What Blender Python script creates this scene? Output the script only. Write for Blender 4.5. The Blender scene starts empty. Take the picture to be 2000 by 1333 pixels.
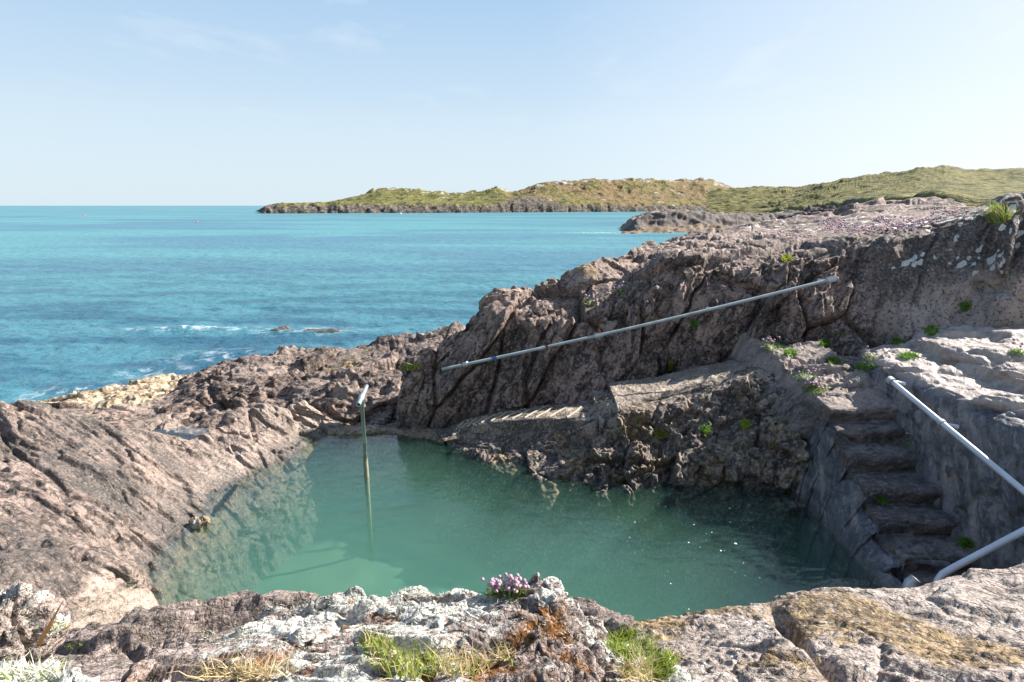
import bpy, math, random
import numpy as np
from mathutils import Vector
C = bpy.context.scene.collection
SC = bpy.context.scene
R = math.radians
rng = np.random.default_rng(7)
random.seed(7)

# ------------------------------------------------------------------ camera
H = 3.2                                   # eye above the pool water (z = 0)
FPX, CX, CY = 1111.0, 1000.0, 666.5       # focal length in pixels of the 2000 px photograph
PITCH = math.atan(264.5 / FPX)
cos_p, sin_p = math.cos(PITCH), math.sin(PITCH)
cam = bpy.data.cameras.new('camera')
cam.sensor_width = 36.0
cam.lens = 36.0 * FPX / 2000.0
cam.clip_start, cam.clip_end = 0.05, 60000
co = bpy.data.objects.new('camera', cam); C.objects.link(co)
co.location = (0, 0, H); co.rotation_euler = (math.pi / 2 - PITCH, 0, 0)
SC.camera = co

# ------------------------------------------------------------------ sky, sun, exposure
SUN = Vector((0.78, 0.27, 0.56)).normalized()
W = bpy.data.worlds.new('World'); SC.world = W; W.use_nodes = True
nt = W.node_tree; nt.nodes.clear()
sky = nt.nodes.new('ShaderNodeTexSky'); sky.sky_type = 'NISHITA'; sky.sun_disc = False
sky.sun_elevation = math.asin(SUN.z); sky.sun_rotation = math.atan2(SUN.x, SUN.y)
sky.air_density = 1.0; sky.dust_density = 1.2; sky.ozone_density = 1.0; sky.altitude = 0
bg = nt.nodes.new('ShaderNodeBackground'); bg.inputs['Strength'].default_value = 0.066
wo = nt.nodes.new('ShaderNodeOutputWorld')
# a few thin wisps of cloud high up
tc = nt.nodes.new('ShaderNodeTexCoord')
sepw = nt.nodes.new('ShaderNodeSeparateXYZ'); nt.links.new(tc.outputs['Generated'], sepw.inputs[0])
dv = nt.nodes.new('ShaderNodeVectorMath'); dv.operation = 'DIVIDE'
mz = nt.nodes.new('ShaderNodeMath'); mz.operation = 'MAXIMUM'; mz.inputs[1].default_value = 0.03
nt.links.new(sepw.outputs['Z'], mz.inputs[0])
cmb = nt.nodes.new('ShaderNodeCombineXYZ')
for k in range(3): nt.links.new(mz.outputs[0], cmb.inputs[k])
nt.links.new(tc.outputs['Generated'], dv.inputs[0]); nt.links.new(cmb.outputs[0], dv.inputs[1])
mpw = nt.nodes.new('ShaderNodeMapping'); mpw.inputs['Scale'].default_value = (1.3, 0.7, 1); mpw.inputs['Location'].default_value = (0.3, 0.2, 0)
nt.links.new(dv.outputs[0], mpw.inputs[0])
nz = nt.nodes.new('ShaderNodeTexNoise'); nz.inputs['Scale'].default_value = 0.9; nz.inputs['Detail'].default_value = 7; nz.inputs['Roughness'].default_value = 0.55
nt.links.new(mpw.outputs[0], nz.inputs['Vector'])
rp = nt.nodes.new('ShaderNodeMapRange'); rp.inputs[1].default_value = 0.56; rp.inputs[2].default_value = 0.80; rp.inputs[4].default_value = 0.7
nt.links.new(nz.outputs['Fac'], rp.inputs[0])
up = nt.nodes.new('ShaderNodeMapRange'); up.inputs[1].default_value = 0.10; up.inputs[2].default_value = 0.3
nt.links.new(sepw.outputs['Z'], up.inputs[0])
mm = nt.nodes.new('ShaderNodeMath'); mm.operation = 'MULTIPLY'
nt.links.new(rp.outputs[0], mm.inputs[0]); nt.links.new(up.outputs[0], mm.inputs[1])
mixw = nt.nodes.new('ShaderNodeMix'); mixw.data_type = 'RGBA'
def wmix(f, a, b):
    m = nt.nodes.new('ShaderNodeMix'); m.data_type = 'RGBA'
    for sck, v in ((m.inputs[0], f), (m.inputs[6], a), (m.inputs[7], b)):
        if isinstance(v, bpy.types.NodeSocket): nt.links.new(v, sck)
        else: sck.default_value = v
    return m.outputs[2]
def wmr(v, a, b):
    m = nt.nodes.new('ShaderNodeMapRange'); m.inputs[1].default_value = a; m.inputs[2].default_value = b; nt.links.new(v, m.inputs[0]); return m.outputs[0]
# pale sea air: the sky whitens towards the horizon and towards the sun's side
g1 = wmix(wmr(sepw.outputs['Z'], 0.0, 0.17), (3.7, 4.35, 4.8, 1), (3.25, 4.02, 4.7, 1))
g2 = wmix(wmr(sepw.outputs['Z'], 0.13, 0.34), g1, (2.0, 3.08, 4.4, 1))
g3 = wmix(wmr(sepw.outputs['Z'], 0.34, 0.9), g2, (1.0, 1.9, 3.6, 1))
g4 = wmix(wmr(sepw.outputs['X'], 0.05, 1.0), g3, (4.9, 5.2, 5.6, 1))
pale_sky = wmix(0.92, sky.outputs[0], g4)
nt.links.new(mm.outputs[0], mixw.inputs[0]); nt.links.new(pale_sky, mixw.inputs[6])
mixw.inputs[7].default_value = (4.9, 5.1, 5.3, 1)
nt.links.new(mixw.outputs[2], bg.inputs['Color'])
nt.links.new(bg.outputs[0], wo.inputs[0])

sl = bpy.data.lights.new('sun', 'SUN'); sl.energy = 5.0; sl.angle = R(0.55); sl.color = (1.0, 0.955, 0.89)
so = bpy.data.objects.new('sun', sl); C.objects.link(so)
so.rotation_euler = SUN.to_track_quat('Z', 'Y').to_euler(); so.location = (20, 4, 20)

SC.view_settings.view_transform = 'Standard'; SC.view_settings.look = 'None'
SC.view_settings.exposure = 1.6; SC.view_settings.gamma = 1.0
SC.cycles.use_denoising = True; SC.cycles.max_bounces = 6; SC.cycles.diffuse_bounces = 3; SC.cycles.glossy_bounces = 3
SC.cycles.transparent_max_bounces = 8; SC.cycles.caustics_reflective = False; SC.cycles.caustics_refractive = False

# ------------------------------------------------------------------ photograph pixel -> place
def ray(px, py):
    u, v = (px - CX) / FPX, -(py - CY) / FPX
    return np.array([u, cos_p + v * sin_p, -sin_p + v * cos_p])
def Yp(px, py, Y):                        # the point on that line of sight, Y metres out
    d = ray(px, py); t = Y / d[1]; return np.array([d[0] * t, Y, H + d[2] * t])
def Zp(px, py, z):                        # ... at height z
    d = ray(px, py); t = (z - H) / d[2]; return np.array([d[0] * t, d[1] * t, z])
def cast(px, py):                         # ... where it meets what is already built
    d = Vector(ray(px, py)).normalized()
    ok, loc, nor, _, ob, _ = SC.ray_cast(bpy.context.evaluated_depsgraph_get(), Vector((0, 0, H)), d)
    return (loc, nor, ob) if ok else (None, None, None)

# ------------------------------------------------------------------ noise
def _h(ix, iy, iz, s):
    h = (ix.astype(np.uint32) * np.uint32(374761393) + iy.astype(np.uint32) * np.uint32(668265263)
         + iz.astype(np.uint32) * np.uint32(2147483647) + np.uint32(s) * np.uint32(1274126177))
    h = (h ^ (h >> np.uint32(13))) * np.uint32(1274126177)
    h = (h ^ (h >> np.uint32(16))) * np.uint32(2246822519)
    return h ^ (h >> np.uint32(15))
def _f(h, k):
    return (((h >> np.uint32(k)) & np.uint32(1023)).astype(np.float32) / 511.5) - 1.0
def perlin(p, s=0):
    p = np.asarray(p, np.float32); i = np.floor(p); f = p - i; i = i.astype(np.int64)
    w = f * f * f * (f * (f * 6 - 15) + 10); out = np.zeros(len(p), np.float32)
    for dx in (0, 1):
        wx = w[:, 0] if dx else 1 - w[:, 0]
        for dy in (0, 1):
            wy = w[:, 1] if dy else 1 - w[:, 1]
            for dz in (0, 1):
                wz = w[:, 2] if dz else 1 - w[:, 2]
                h = _h(i[:, 0] + dx, i[:, 1] + dy, i[:, 2] + dz, s)
                out += wx * wy * wz * (_f(h, 0) * (f[:, 0] - dx) + _f(h, 10) * (f[:, 1] - dy) + _f(h, 20) * (f[:, 2] - dz))
    return out * 1.1
def fbm(p, o=4, g=0.5, s=0):
    a, r, t = 1.0, 0.0, 0.0
    for k in range(o):
        r = r + a * perlin(p * (2.03 ** k) + 17.3 * k, s + k); t += a; a *= g
    return r / t * 1.6
def ridged(p, o=4, g=0.5, s=0):
    a, r, t = 1.0, 0.0, 0.0
    for k in range(o):
        r = r + a * (1 - np.abs(perlin(p * (2.03 ** k) + 9.1 * k, s + k)) * 2.2); t += a; a *= g
    return r / t
def worley(p, s=0):                       # F1, F2, random per cell (3), offset to the cell's own point
    p = np.asarray(p, np.float32); i = np.floor(p).astype(np.int64); n = len(p)
    f1 = np.full(n, 9, np.float32); f2 = f1.copy(); cid = np.zeros(n, np.uint32); off = np.zeros((n, 3), np.float32)
    for dx in (-1, 0, 1):
        for dy in (-1, 0, 1):
            for dz in (-1, 0, 1):
                c = i + np.array([dx, dy, dz]); h = _h(c[:, 0], c[:, 1], c[:, 2], s)
                q = c + np.stack([_f(h, 0), _f(h, 10), _f(h, 20)], 1) * 0.45 + 0.5
                d = (p - q).astype(np.float32); l = np.sqrt((d * d).sum(1)); near = l < f1
                f2 = np.where(near, f1, np.minimum(f2, l))
                f1 = np.where(near, l, f1); cid = np.where(near, h, cid); off[near] = d[near]
    h2 = _h(cid.astype(np.int64), cid.astype(np.int64) >> 7, cid.astype(np.int64) >> 13, s + 5)
    return f1, f2, np.stack([_f(h2, 0), _f(h2, 10), _f(h2, 20)], 1), off
def sstep(a, b, x):
    t = np.clip((x - a) / (b - a), 0, 1); return t * t * (3 - 2 * t)
def stretch(p, L, k):                     # squeeze space along direction L so noise runs in streaks along it
    L = np.array(L, float); L /= np.linalg.norm(L)
    return p - np.outer(p @ L, L) * (1 - 1 / k)

def facets(q, size, s, crack=0.0, cw=0.08):   # broken faces: every cell its own height and tilt
    f1, f2, rr, off = worley(q / size, s)
    d = 0.55 * rr[:, 0] + 1.5 * (off * rr).sum(1)
    if crack: d = d - crack * (1 - sstep(0.0, cw, f2 - f1))
    return d
def rock_disp(p, L=(0.4, 0.25, 0.9), big=0.12, block=0.08, bs=0.55, small=0.03, ss=0.16, grain=0.02, gs=0.09, fine=0.006, k=3.0, ledge=0.0, ls=0.2, LN=(0.2, 0.3, 1), s=0, crack=0.45, terr=0.0, tmix=0.75):
    w1 = np.stack([fbm(p * 1.7, 2, s=s + 61), fbm(p * 1.7, 2, s=s + 62), fbm(p * 1.7, 2, s=s + 63)], 1)
    w2 = np.stack([perlin(p * 9, s=s + 64), perlin(p * 9, s=s + 65), perlin(p * 9, s=s + 66)], 1)
    w = p + 0.06 * w1 + 0.010 * w2
    d = big * fbm(w * 0.75, 3, s=s)
    q = stretch(w, L, k); rough = 0.55 + 0.9 * sstep(-0.35, 0.45, fbm(p * 0.9, 2, s=s + 8))
    if block: d = d + block * facets(q, bs, s + 3, crack * 2.2, 0.05)
    if block: d = d + block * 0.5 * facets(q + 3.3, bs * 0.45, s + 13, crack * 0.6, 0.10) * rough
    if small: d = d + small * facets(q + 7.1, ss, s + 4, crack * 0.7, 0.12) * rough
    if small: d = d + small * 0.55 * facets(q + 1.7, ss * 0.42, s + 14) * rough
    if terr:                                # flaking in plates: flat treads with sharp edges
        for st, mx in ((terr, tmix), (terr * 0.36, tmix * 0.7)):
            t = d / st + 0.7 * fbm(q * 1.3, 2, s=s + 21); fr = t - np.floor(t)
            d = d + mx * st * (sstep(0.80, 1.0, fr) - fr)
    if ledge:
        LN = np.array(LN, float); LN /= np.linalg.norm(LN)
        for lv, (am, sc_) in enumerate(((1.0, 1.0), (0.45, 0.37))):
            t = (w @ LN) / (ls * sc_) + 0.6 * fbm(w * 0.9, 3, s=s + 9 + lv); fr = t - np.floor(t)
            cell = _f(_h(np.floor(t).astype(np.int64), np.floor(t).astype(np.int64) * 3, np.zeros(len(p), np.int64), s), 0)
            d = d + ledge * am * (np.where(fr < 0.8, (fr / 0.8) ** 1.4, 1 - sstep(0.8, 1.0, fr)) - 0.5) * (0.6 + 0.6 * cell)
    if grain:
        d = d + grain * (ridged(stretch(w, L, k * 1.5) / gs, 4, 0.6, s=s + 7) - 0.5) * rough
    if fine:
        d = d + fine * fbm(w / 0.05, 4, 0.65, s=s + 11)
    return d

# ------------------------------------------------------------------ mesh helpers
def mesh_np(name, V, F, mat, parent=None, attrs=None, smooth=True):
    me = bpy.data.meshes.new(name); V = np.ascontiguousarray(V, np.float32); F = np.ascontiguousarray(F, np.int32)
    n, k = F.shape
    me.vertices.add(len(V)); me.vertices.foreach_set('co', V.ravel())
    me.loops.add(n * k); me.loops.foreach_set('vertex_index', F.ravel())
    me.polygons.add(n); me.polygons.foreach_set('loop_start', np.arange(0, n * k, k, dtype=np.int32))
    me.polygons.foreach_set('use_smooth', np.full(n, smooth, bool))
    for a, v in (attrs or {}).items():
        at = me.attributes.new(a, 'FLOAT', 'POINT'); at.data.foreach_set('value', np.ascontiguousarray(v, np.float32))
    me.update(calc_edges=True); me.validate()
    for m in (mat if isinstance(mat, (list, tuple)) else [mat]): me.materials.append(m)
    o = bpy.data.objects.new(name, me); C.objects.link(o)
    if parent: o.parent = parent
    return o
def tag(o, label=None, cat=None, group=None, kind=None):
    for k, v in (('label', label), ('category', cat), ('group', group), ('kind', kind)):
        if v: o[k] = v
    return o
def empty(name, loc=(0, 0, 0), rz=0):
    o = bpy.data.objects.new(name, None); C.objects.link(o); o.location = loc; o.rotation_euler = (0, 0, rz); o.empty_display_size = 0.1
    return o
def grid_faces(nr, nc):
    a = np.arange(nr * nc).reshape(nr, nc)
    return np.stack([a[:-1, :-1], a[:-1, 1:], a[1:, 1:], a[1:, :-1]], -1).reshape(-1, 4)
def crom(P, t, lin=0.0):                  # P (n, ..., 3) sampled along axis 0 at parameters t
    n = len(P); i = np.clip(np.floor(t).astype(int), 0, n - 2); f = (t - i).reshape((-1,) + (1,) * (P.ndim - 1))
    g = lambda k: P[np.clip(k, 0, n - 1)]
    p0, p1, p2, p3 = g(i - 1), g(i), g(i + 1), g(i + 2)
    dd = lambda a, b: np.maximum(np.linalg.norm(a - b, axis=-1, keepdims=True), 1e-4) ** 0.75
    d01, d12, d23 = dd(p0, p1), dd(p1, p2), dd(p2, p3)
    m1 = np.where(d01 < 2e-3, p2 - p1, d12 * ((p1 - p0) / d01 - (p2 - p0) / (d01 + d12) + (p2 - p1) / d12))
    m2 = np.where(d23 < 2e-3, p2 - p1, d12 * ((p2 - p1) / d12 - (p3 - p1) / (d12 + d23) + (p3 - p2) / d23))
    f2, f3 = f * f, f * f * f
    c = (2 * f3 - 3 * f2 + 1) * p1 + (f3 - 2 * f2 + f) * m1 + (-2 * f3 + 3 * f2) * p2 + (f3 - f2) * m2
    l = p1 + (p2 - p1) * f
    return c * (1 - lin) + l * lin
def even(P, n, hide=(1, 1)):                           # parameters spaced by how large the steps look from the eye
    P = np.asarray(P); d = np.linalg.norm(np.diff(P, axis=0), axis=-1)
    dist = np.linalg.norm((P[1:] + P[:-1]) / 2 - np.array([0, 0, H]), axis=-1)
    w = (d / np.maximum(dist, 0.5)); w = w.reshape(len(w), -1).mean(1) + 1e-4
    w[:max(hide[0] - 1, 0)] *= 0.2
    if hide[1] > 1: w[-(hide[1] - 1):] *= 0.3
    c = np.concatenate([[0], np.cumsum(w)]); return np.interp(np.linspace(0, c[-1], n), c, np.arange(len(c)))
def loft(rows, nr, nc, lin=0.25, lin2=None, hide=(2, 2)):
    G = np.array(rows, float)             # rows x columns x 3
    tr, tcn = even(G, nr, hide), even(G.transpose(1, 0, 2), nc)
    S = crom(G, tr, lin); S = crom(S.transpose(1, 0, 2), tcn, lin if lin2 is None else lin2).transpose(1, 0, 2)
    return S, tr, tcn
def normals(S):
    du = np.gradient(S, axis=1); dv_ = np.gradient(S, axis=0); n = np.cross(du, dv_)
    return n / np.maximum(np.linalg.norm(n, axis=-1, keepdims=True), 1e-9)
def blur(A, k):
    for _ in range(k):
        for ax in (0, 1):
            A = (np.roll(A, 1, ax) + 2 * A + np.roll(A, -1, ax)) / 4 if False else A
        B = A.copy(); B[1:-1] = (A[:-2] + 2 * A[1:-1] + A[2:]) / 4; A = B.copy(); A[:, 1:-1] = (B[:, :-2] + 2 * B[:, 1:-1] + B[:, 2:]) / 4
    return A
def rock(name, rows, nr, nc, mat, disp, attr=None, lin=0.25, lin2=None, parent=None, amp=None):
    S, tr, tcn = loft(rows, nr, nc, lin, lin2)
    N = blur(normals(S), 6); N /= np.maximum(np.linalg.norm(N, axis=-1, keepdims=True), 1e-9)
    up_ = N[..., 2].mean() + 0.3 * (-N[..., 1].mean())
    if up_ < 0: N = -N
    P = S.reshape(-1, 3); d = disp(P)
    d = blur(d.reshape(nr, nc), 1).ravel()
    if amp is not None: d = d * amp(P, np.repeat(tr, nc), np.tile(tcn, nr))
    Q = P + N.reshape(-1, 3) * d[:, None]
    F = grid_faces(nr, nc)
    if up_ < 0: F = F[:, ::-1]
    at = attr(Q, np.repeat(tr, nc), np.tile(tcn, nr), d) if attr else {}
    for k in ('lichen', 'ochre', 'dark', 'pale', 'moss'): at.setdefault(k, np.zeros(len(Q)))
    return mesh_np(name, Q, F, mat, parent, at)

# ------------------------------------------------------------------ node helpers
class NG:
    def __init__(s, name):
        s.m = bpy.data.materials.new(name); s.m.use_nodes = True; s.t = s.m.node_tree; s.t.nodes.clear()
        s.out = s.t.nodes.new('ShaderNodeOutputMaterial')
    def n(s, ty, **kw):
        nd = s.t.nodes.new('ShaderNode' + ty)
        for k, v in kw.items(): setattr(nd, k, v)
        return nd
    def l(s, a, b): s.t.links.new(a, b)
    def put(s, sock, v):
        if hasattr(v, 'links') or isinstance(v, bpy.types.NodeSocket): s.l(v, sock)
        elif isinstance(v, (tuple, list)) and len(v) == 3 and sock.type == 'RGBA': sock.default_value = (*v, 1)
        else: sock.default_value = v
    def pos(s): return s.n('NewGeometry').outputs['Position']
    def map(s, v, scale=(1, 1, 1), rot=(0, 0, 0)):
        m = s.n('Mapping'); s.l(v, m.inputs[0]); m.inputs['Scale'].default_value = scale; m.inputs['Rotation'].default_value = rot; return m.outputs[0]
    def along(s, v, L, across, along_):       # coordinates with their third axis along L
        L = Vector(L).normalized(); a = L.orthogonal().normalized(); b = L.cross(a); o = s.n('CombineXYZ')
        for k, (ax, sc_) in enumerate(((a, across), (b, across), (L, along_))):
            d = s.n('VectorMath'); d.operation = 'DOT_PRODUCT'; s.l(v, d.inputs[0]); d.inputs[1].default_value = tuple(ax * sc_); s.l(d.outputs['Value'], o.inputs[k])
        return o.outputs[0]
    def noise(s, v, sc, det=4, rough=0.55, dist=0.0):
        m = s.n('TexNoise'); s.l(v, m.inputs['Vector']); m.inputs['Scale'].default_value = sc; m.inputs['Detail'].default_value = det
        m.inputs['Roughness'].default_value = rough; m.inputs['Distortion'].default_value = dist; return m.outputs['Fac']
    def voro(s, v, sc, feat='F1', out='Distance', rnd=1.0):
        m = s.n('TexVoronoi'); m.feature = feat; s.l(v, m.inputs['Vector']); m.inputs['Scale'].default_value = sc; m.inputs['Randomness'].default_value = rnd; return m.outputs[out]
    def mr(s, v, a, b, c=0.0, d=1.0, smooth=True):
        m = s.n('MapRange'); m.interpolation_type = 'SMOOTHSTEP' if smooth else 'LINEAR'; s.l(v, m.inputs[0])
        for k, x in zip((1, 2, 3, 4), (a, b, c, d)): m.inputs[k].default_value = x
        return m.outputs[0]
    def math(s, op, a, b=0.0, clamp=False):
        m = s.n('Math'); m.operation = op; m.use_clamp = clamp; s.put(m.inputs[0], a); s.put(m.inputs[1], b); return m.outputs[0]
    def mix(s, f, a, b, bt='MIX'):
        m = s.n('Mix'); m.data_type = 'RGBA'; m.blend_type = bt; s.put(m.inputs[0], f); s.put(m.inputs[6], a); s.put(m.inputs[7], b); return m.outputs[2]
    def attr(s, nm): m = s.n('Attribute'); m.attribute_name = nm; return m.outputs['Fac']
    def bump(s, h, st, dist, prev=None):
        b = s.n('Bump'); b.inputs['Strength'].default_value = st; b.inputs['Distance'].default_value = dist; s.l(h, b.inputs['Height'])
        if prev is not None: s.l(prev, b.inputs['Normal'])
        return b.outputs[0]
    def bsdf(s, col, rough=0.85, nrm=None, spec=0.3, metal=0.0):
        b = s.n('BsdfPrincipled'); s.put(b.inputs['Base Color'], col); s.put(b.inputs['Roughness'], rough); b.inputs['Specular IOR Level'].default_value = spec
        s.put(b.inputs['Metallic'], metal)
        if nrm is not None: s.l(nrm, b.inputs['Normal'])
        return b
    def done(s, sh): s.l(sh, s.out.inputs[0]); return s.m

def mat_rock(name, base, alt, dark, streak=((0, 0, 1), 9, 1.6), fsc=1.0, rough=0.85, lich=(0.72, 0.71, 0.66), spec=0.2, bstr=0.6, fleck=0.8):
    base, alt, dark, lich = (tuple(x * k for x, k in zip(q, t_)) for q, t_ in ((base, (.90, .88, .885)), (alt, (.90, .88, .885)), (dark, (.88, .86, .87)), (lich, (.88, .86, .84))))
    g = NG(name); p = g.pos()
    wv = g.n('TexNoise'); g.l(p, wv.inputs['Vector']); wv.inputs['Scale'].default_value = 3.0; wv.inputs['Detail'].default_value = 3
    va = g.n('VectorMath'); va.operation = 'SCALE'; g.l(wv.outputs['Color'], va.inputs[0]); va.inputs['Scale'].default_value = 0.16
    vb = g.n('VectorMath'); vb.operation = 'ADD'; g.l(p, vb.inputs[0]); g.l(va.outputs[0], vb.inputs[1]); pw = vb.outputs[0]
    sv = g.along(pw, *streak)
    n1 = g.noise(p, 1.3, 5, 0.58, 0.4); n2 = g.noise(sv, 1.2, 5, 0.55); n2b = g.noise(sv, 3.4, 4, 0.55); n3 = g.noise(p, 6.5 * fsc, 4, 0.56, 0.3); n4 = g.noise(p, 26 * fsc, 3, 0.6)
    def ridge(v, sc, det, ro):
        m = g.n('TexNoise'); m.noise_type = 'RIDGED_MULTIFRACTAL'; g.l(v, m.inputs['Vector']); m.inputs['Scale'].default_value = sc; m.inputs['Detail'].default_value = det; m.inputs['Roughness'].default_value = ro * .85
        m.normalize = True; m.inputs['Lacunarity'].default_value = 2.2; return m.outputs['Fac']
    rs, rs2 = ridge(sv, 0.8, 6, 0.6), ridge(p, 7 * fsc, 6, 0.6)
    vc = g.voro(sv, 1.5, 'DISTANCE_TO_EDGE')
    c = g.mix(g.mr(n1, 0.40, 0.60), tuple(x * .8 for x in base), tuple(x * 1.1 for x in alt))
    c = g.mix(g.math('MULTIPLY', g.mr(n2, 0.47, 0.62), 0.9), c, dark)
    c = g.mix(g.math('MULTIPLY', g.mr(rs, 0.62, 0.86), 0.8), c, dark)
    pal = tuple(min(1, x * 1.45 + 0.02) for x in alt)
    c = g.mix(g.math('MULTIPLY', g.mr(n2b, 0.52, 0.68), 0.55), c, pal)
    c = g.mix(g.math('MULTIPLY', g.mr(n3, 0.53, 0.62), 0.8), c, dark)
    ndk = g.noise(p, 2.3, 6, 0.65)
    dk = g.math('MULTIPLY', g.attr('dark'), g.mr(ndk, 0.25, 0.55, 0.6, 1.0))
    c = g.mix(dk, c, g.mix(n3, (0.035, 0.034, 0.034), (0.12, 0.105, 0.093)))
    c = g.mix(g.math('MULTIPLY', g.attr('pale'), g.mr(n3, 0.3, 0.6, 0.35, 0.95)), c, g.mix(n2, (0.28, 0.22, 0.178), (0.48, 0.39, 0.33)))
    oc = g.math('MULTIPLY', g.attr('ochre'), g.mr(g.noise(p, 5, 5, 0.6), 0.3, 0.5))
    c = g.mix(oc, c, g.mix(g.mr(n3, 0.35, 0.65), (0.085, 0.055, 0.024), (0.31, 0.215, 0.105)))
    ms = g.math('MULTIPLY', g.attr('moss'), g.mr(g.noise(p, 16, 5, 0.6), 0.44, 0.54))
    c = g.mix(ms, c, g.mix(n4, (0.08, 0.026, 0.006), (0.30, 0.13, 0.028)))
    # mineral flecks and pits
    c = g.mix(g.math('MULTIPLY', g.mr(n4, 0.55, 0.64), fleck), c, tuple(x * .8 for x in dark))
    c = g.mix(g.math('MULTIPLY', g.mr(n4, 0.45, 0.36), 0.6 * fleck), c, pal)
    # lichen: crusty blots whose edges wander
    ln = g.noise(p, 13 * fsc, 8, 0.72, 0.5); lv = g.noise(p, 60 * fsc, 4, 0.7)
    lm = g.math('ADD', g.attr('lichen'), g.math('MULTIPLY', g.math('SUBTRACT', ln, 0.5), 1.9))
    lm = g.mr(lm, 0.52, 0.64)
    c = g.mix(lm, c, g.mix(g.mr(lv, 0.3, 0.7), tuple(x * 0.5 for x in lich), lich))
    b = g.bump(n2, bstr, 0.04); b = g.bump(rs, min(1, bstr * 1.5), 0.05); b = g.bump(rs2, min(1, bstr * 1.5), 0.035, b); b = g.bump(g.mr(vc, 0.0, 0.06), bstr * 0.7, 0.012, b); b = g.bump(n4, min(1, bstr * 1.4), 0.022, b)
    b = g.bump(g.math('ADD', lm, g.math('MULTIPLY', lv, 2.0)), 0.5, 0.004, b)
    bs_ = g.bsdf(c, rough, b, spec)
    return g.done(bs_.outputs[0])

def mat_plain(name, col, rough=0.6, metal=0.0, var=0.15, sc=12, spec=0.4, trans=0.0, bump=0.0):
    g = NG(name); p = g.n('TexCoord').outputs['Object']; n = g.noise(p, sc, 4, 0.6)
    lo, hi = tuple(max(0, x * (1 - var)) for x in col), tuple(min(1, x * (1 + var)) for x in col)
    c = g.mix(n, lo, hi); nb = g.bump(n, bump, 0.01) if bump else None
    b = g.bsdf(c, rough, nb, spec, metal); sh = b.outputs[0]
    if trans:
        tl = g.n('BsdfTranslucent'); g.l(c, tl.inputs[0]); mx = g.n('MixShader'); mx.inputs[0].default_value = trans
        g.l(sh, mx.inputs[1]); g.l(tl.outputs[0], mx.inputs[2]); sh = mx.outputs[0]
    return g.done(sh)

M_cliff = mat_rock('cliff_rock', (0.165, 0.122, 0.100), (0.27, 0.20, 0.165), (0.048, 0.040, 0.036), ((0.42, 0.2, 0.9), 8, 1.6))
M_bench = mat_rock('bench_rock', (0.19, 0.15, 0.117), (0.30, 0.24, 0.185), (0.05, 0.043, 0.038), ((0.3, -0.3, 0.9), 5, 2.5))
M_left = mat_rock('left_rock', (0.175, 0.138, 0.116), (0.265, 0.203, 0.168), (0.052, 0.045, 0.040), ((0.85, -0.25, -0.42), 14, 2.0), fsc=1.4, bstr=0.6, fleck=0.55)
M_shore = mat_rock('shore_rock', (0.135, 0.102, 0.084), (0.225, 0.17, 0.14), (0.036, 0.031, 0.028), ((1, 0.3, 0.1), 8, 3))
M_step = mat_rock('step_rock', (0.17, 0.142, 0.128), (0.23, 0.19, 0.17), (0.075, 0.066, 0.062), ((1, 0.15, 0.2), 9, 3), bstr=0.5, fleck=0.4)
M_slate = mat_rock('slate', (0.125, 0.128, 0.14), (0.19, 0.178, 0.175), (0.062, 0.063, 0.070), ((0.1, 0.5, 0.85), 9, 1.2), rough=0.6, spec=0.35, bstr=0.4, fleck=0.35)
M_slab = mat_rock('slab_rock', (0.28, 0.235, 0.205), (0.38, 0.32, 0.285), (0.075, 0.064, 0.057), ((0.8, -0.6, 0), 9, 3), fsc=2.0, bstr=0.9)
M_near = mat_rock('outcrop_rock', (0.25, 0.197, 0.172), (0.36, 0.292, 0.258), (0.06, 0.047, 0.042), ((1, 0.1, 0.2), 14, 3), fsc=2.6, lich=(0.70, 0.69, 0.635), bstr=0.9)
M_shelf = mat_rock('barnacle_rock', (0.40, 0.31, 0.20), (0.47, 0.385, 0.27), (0.17, 0.115, 0.06), ((1, 0, 0), 6, 3))

def fx(L, **kw): return lambda P: rock_disp(P, L=L, **kw)

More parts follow.
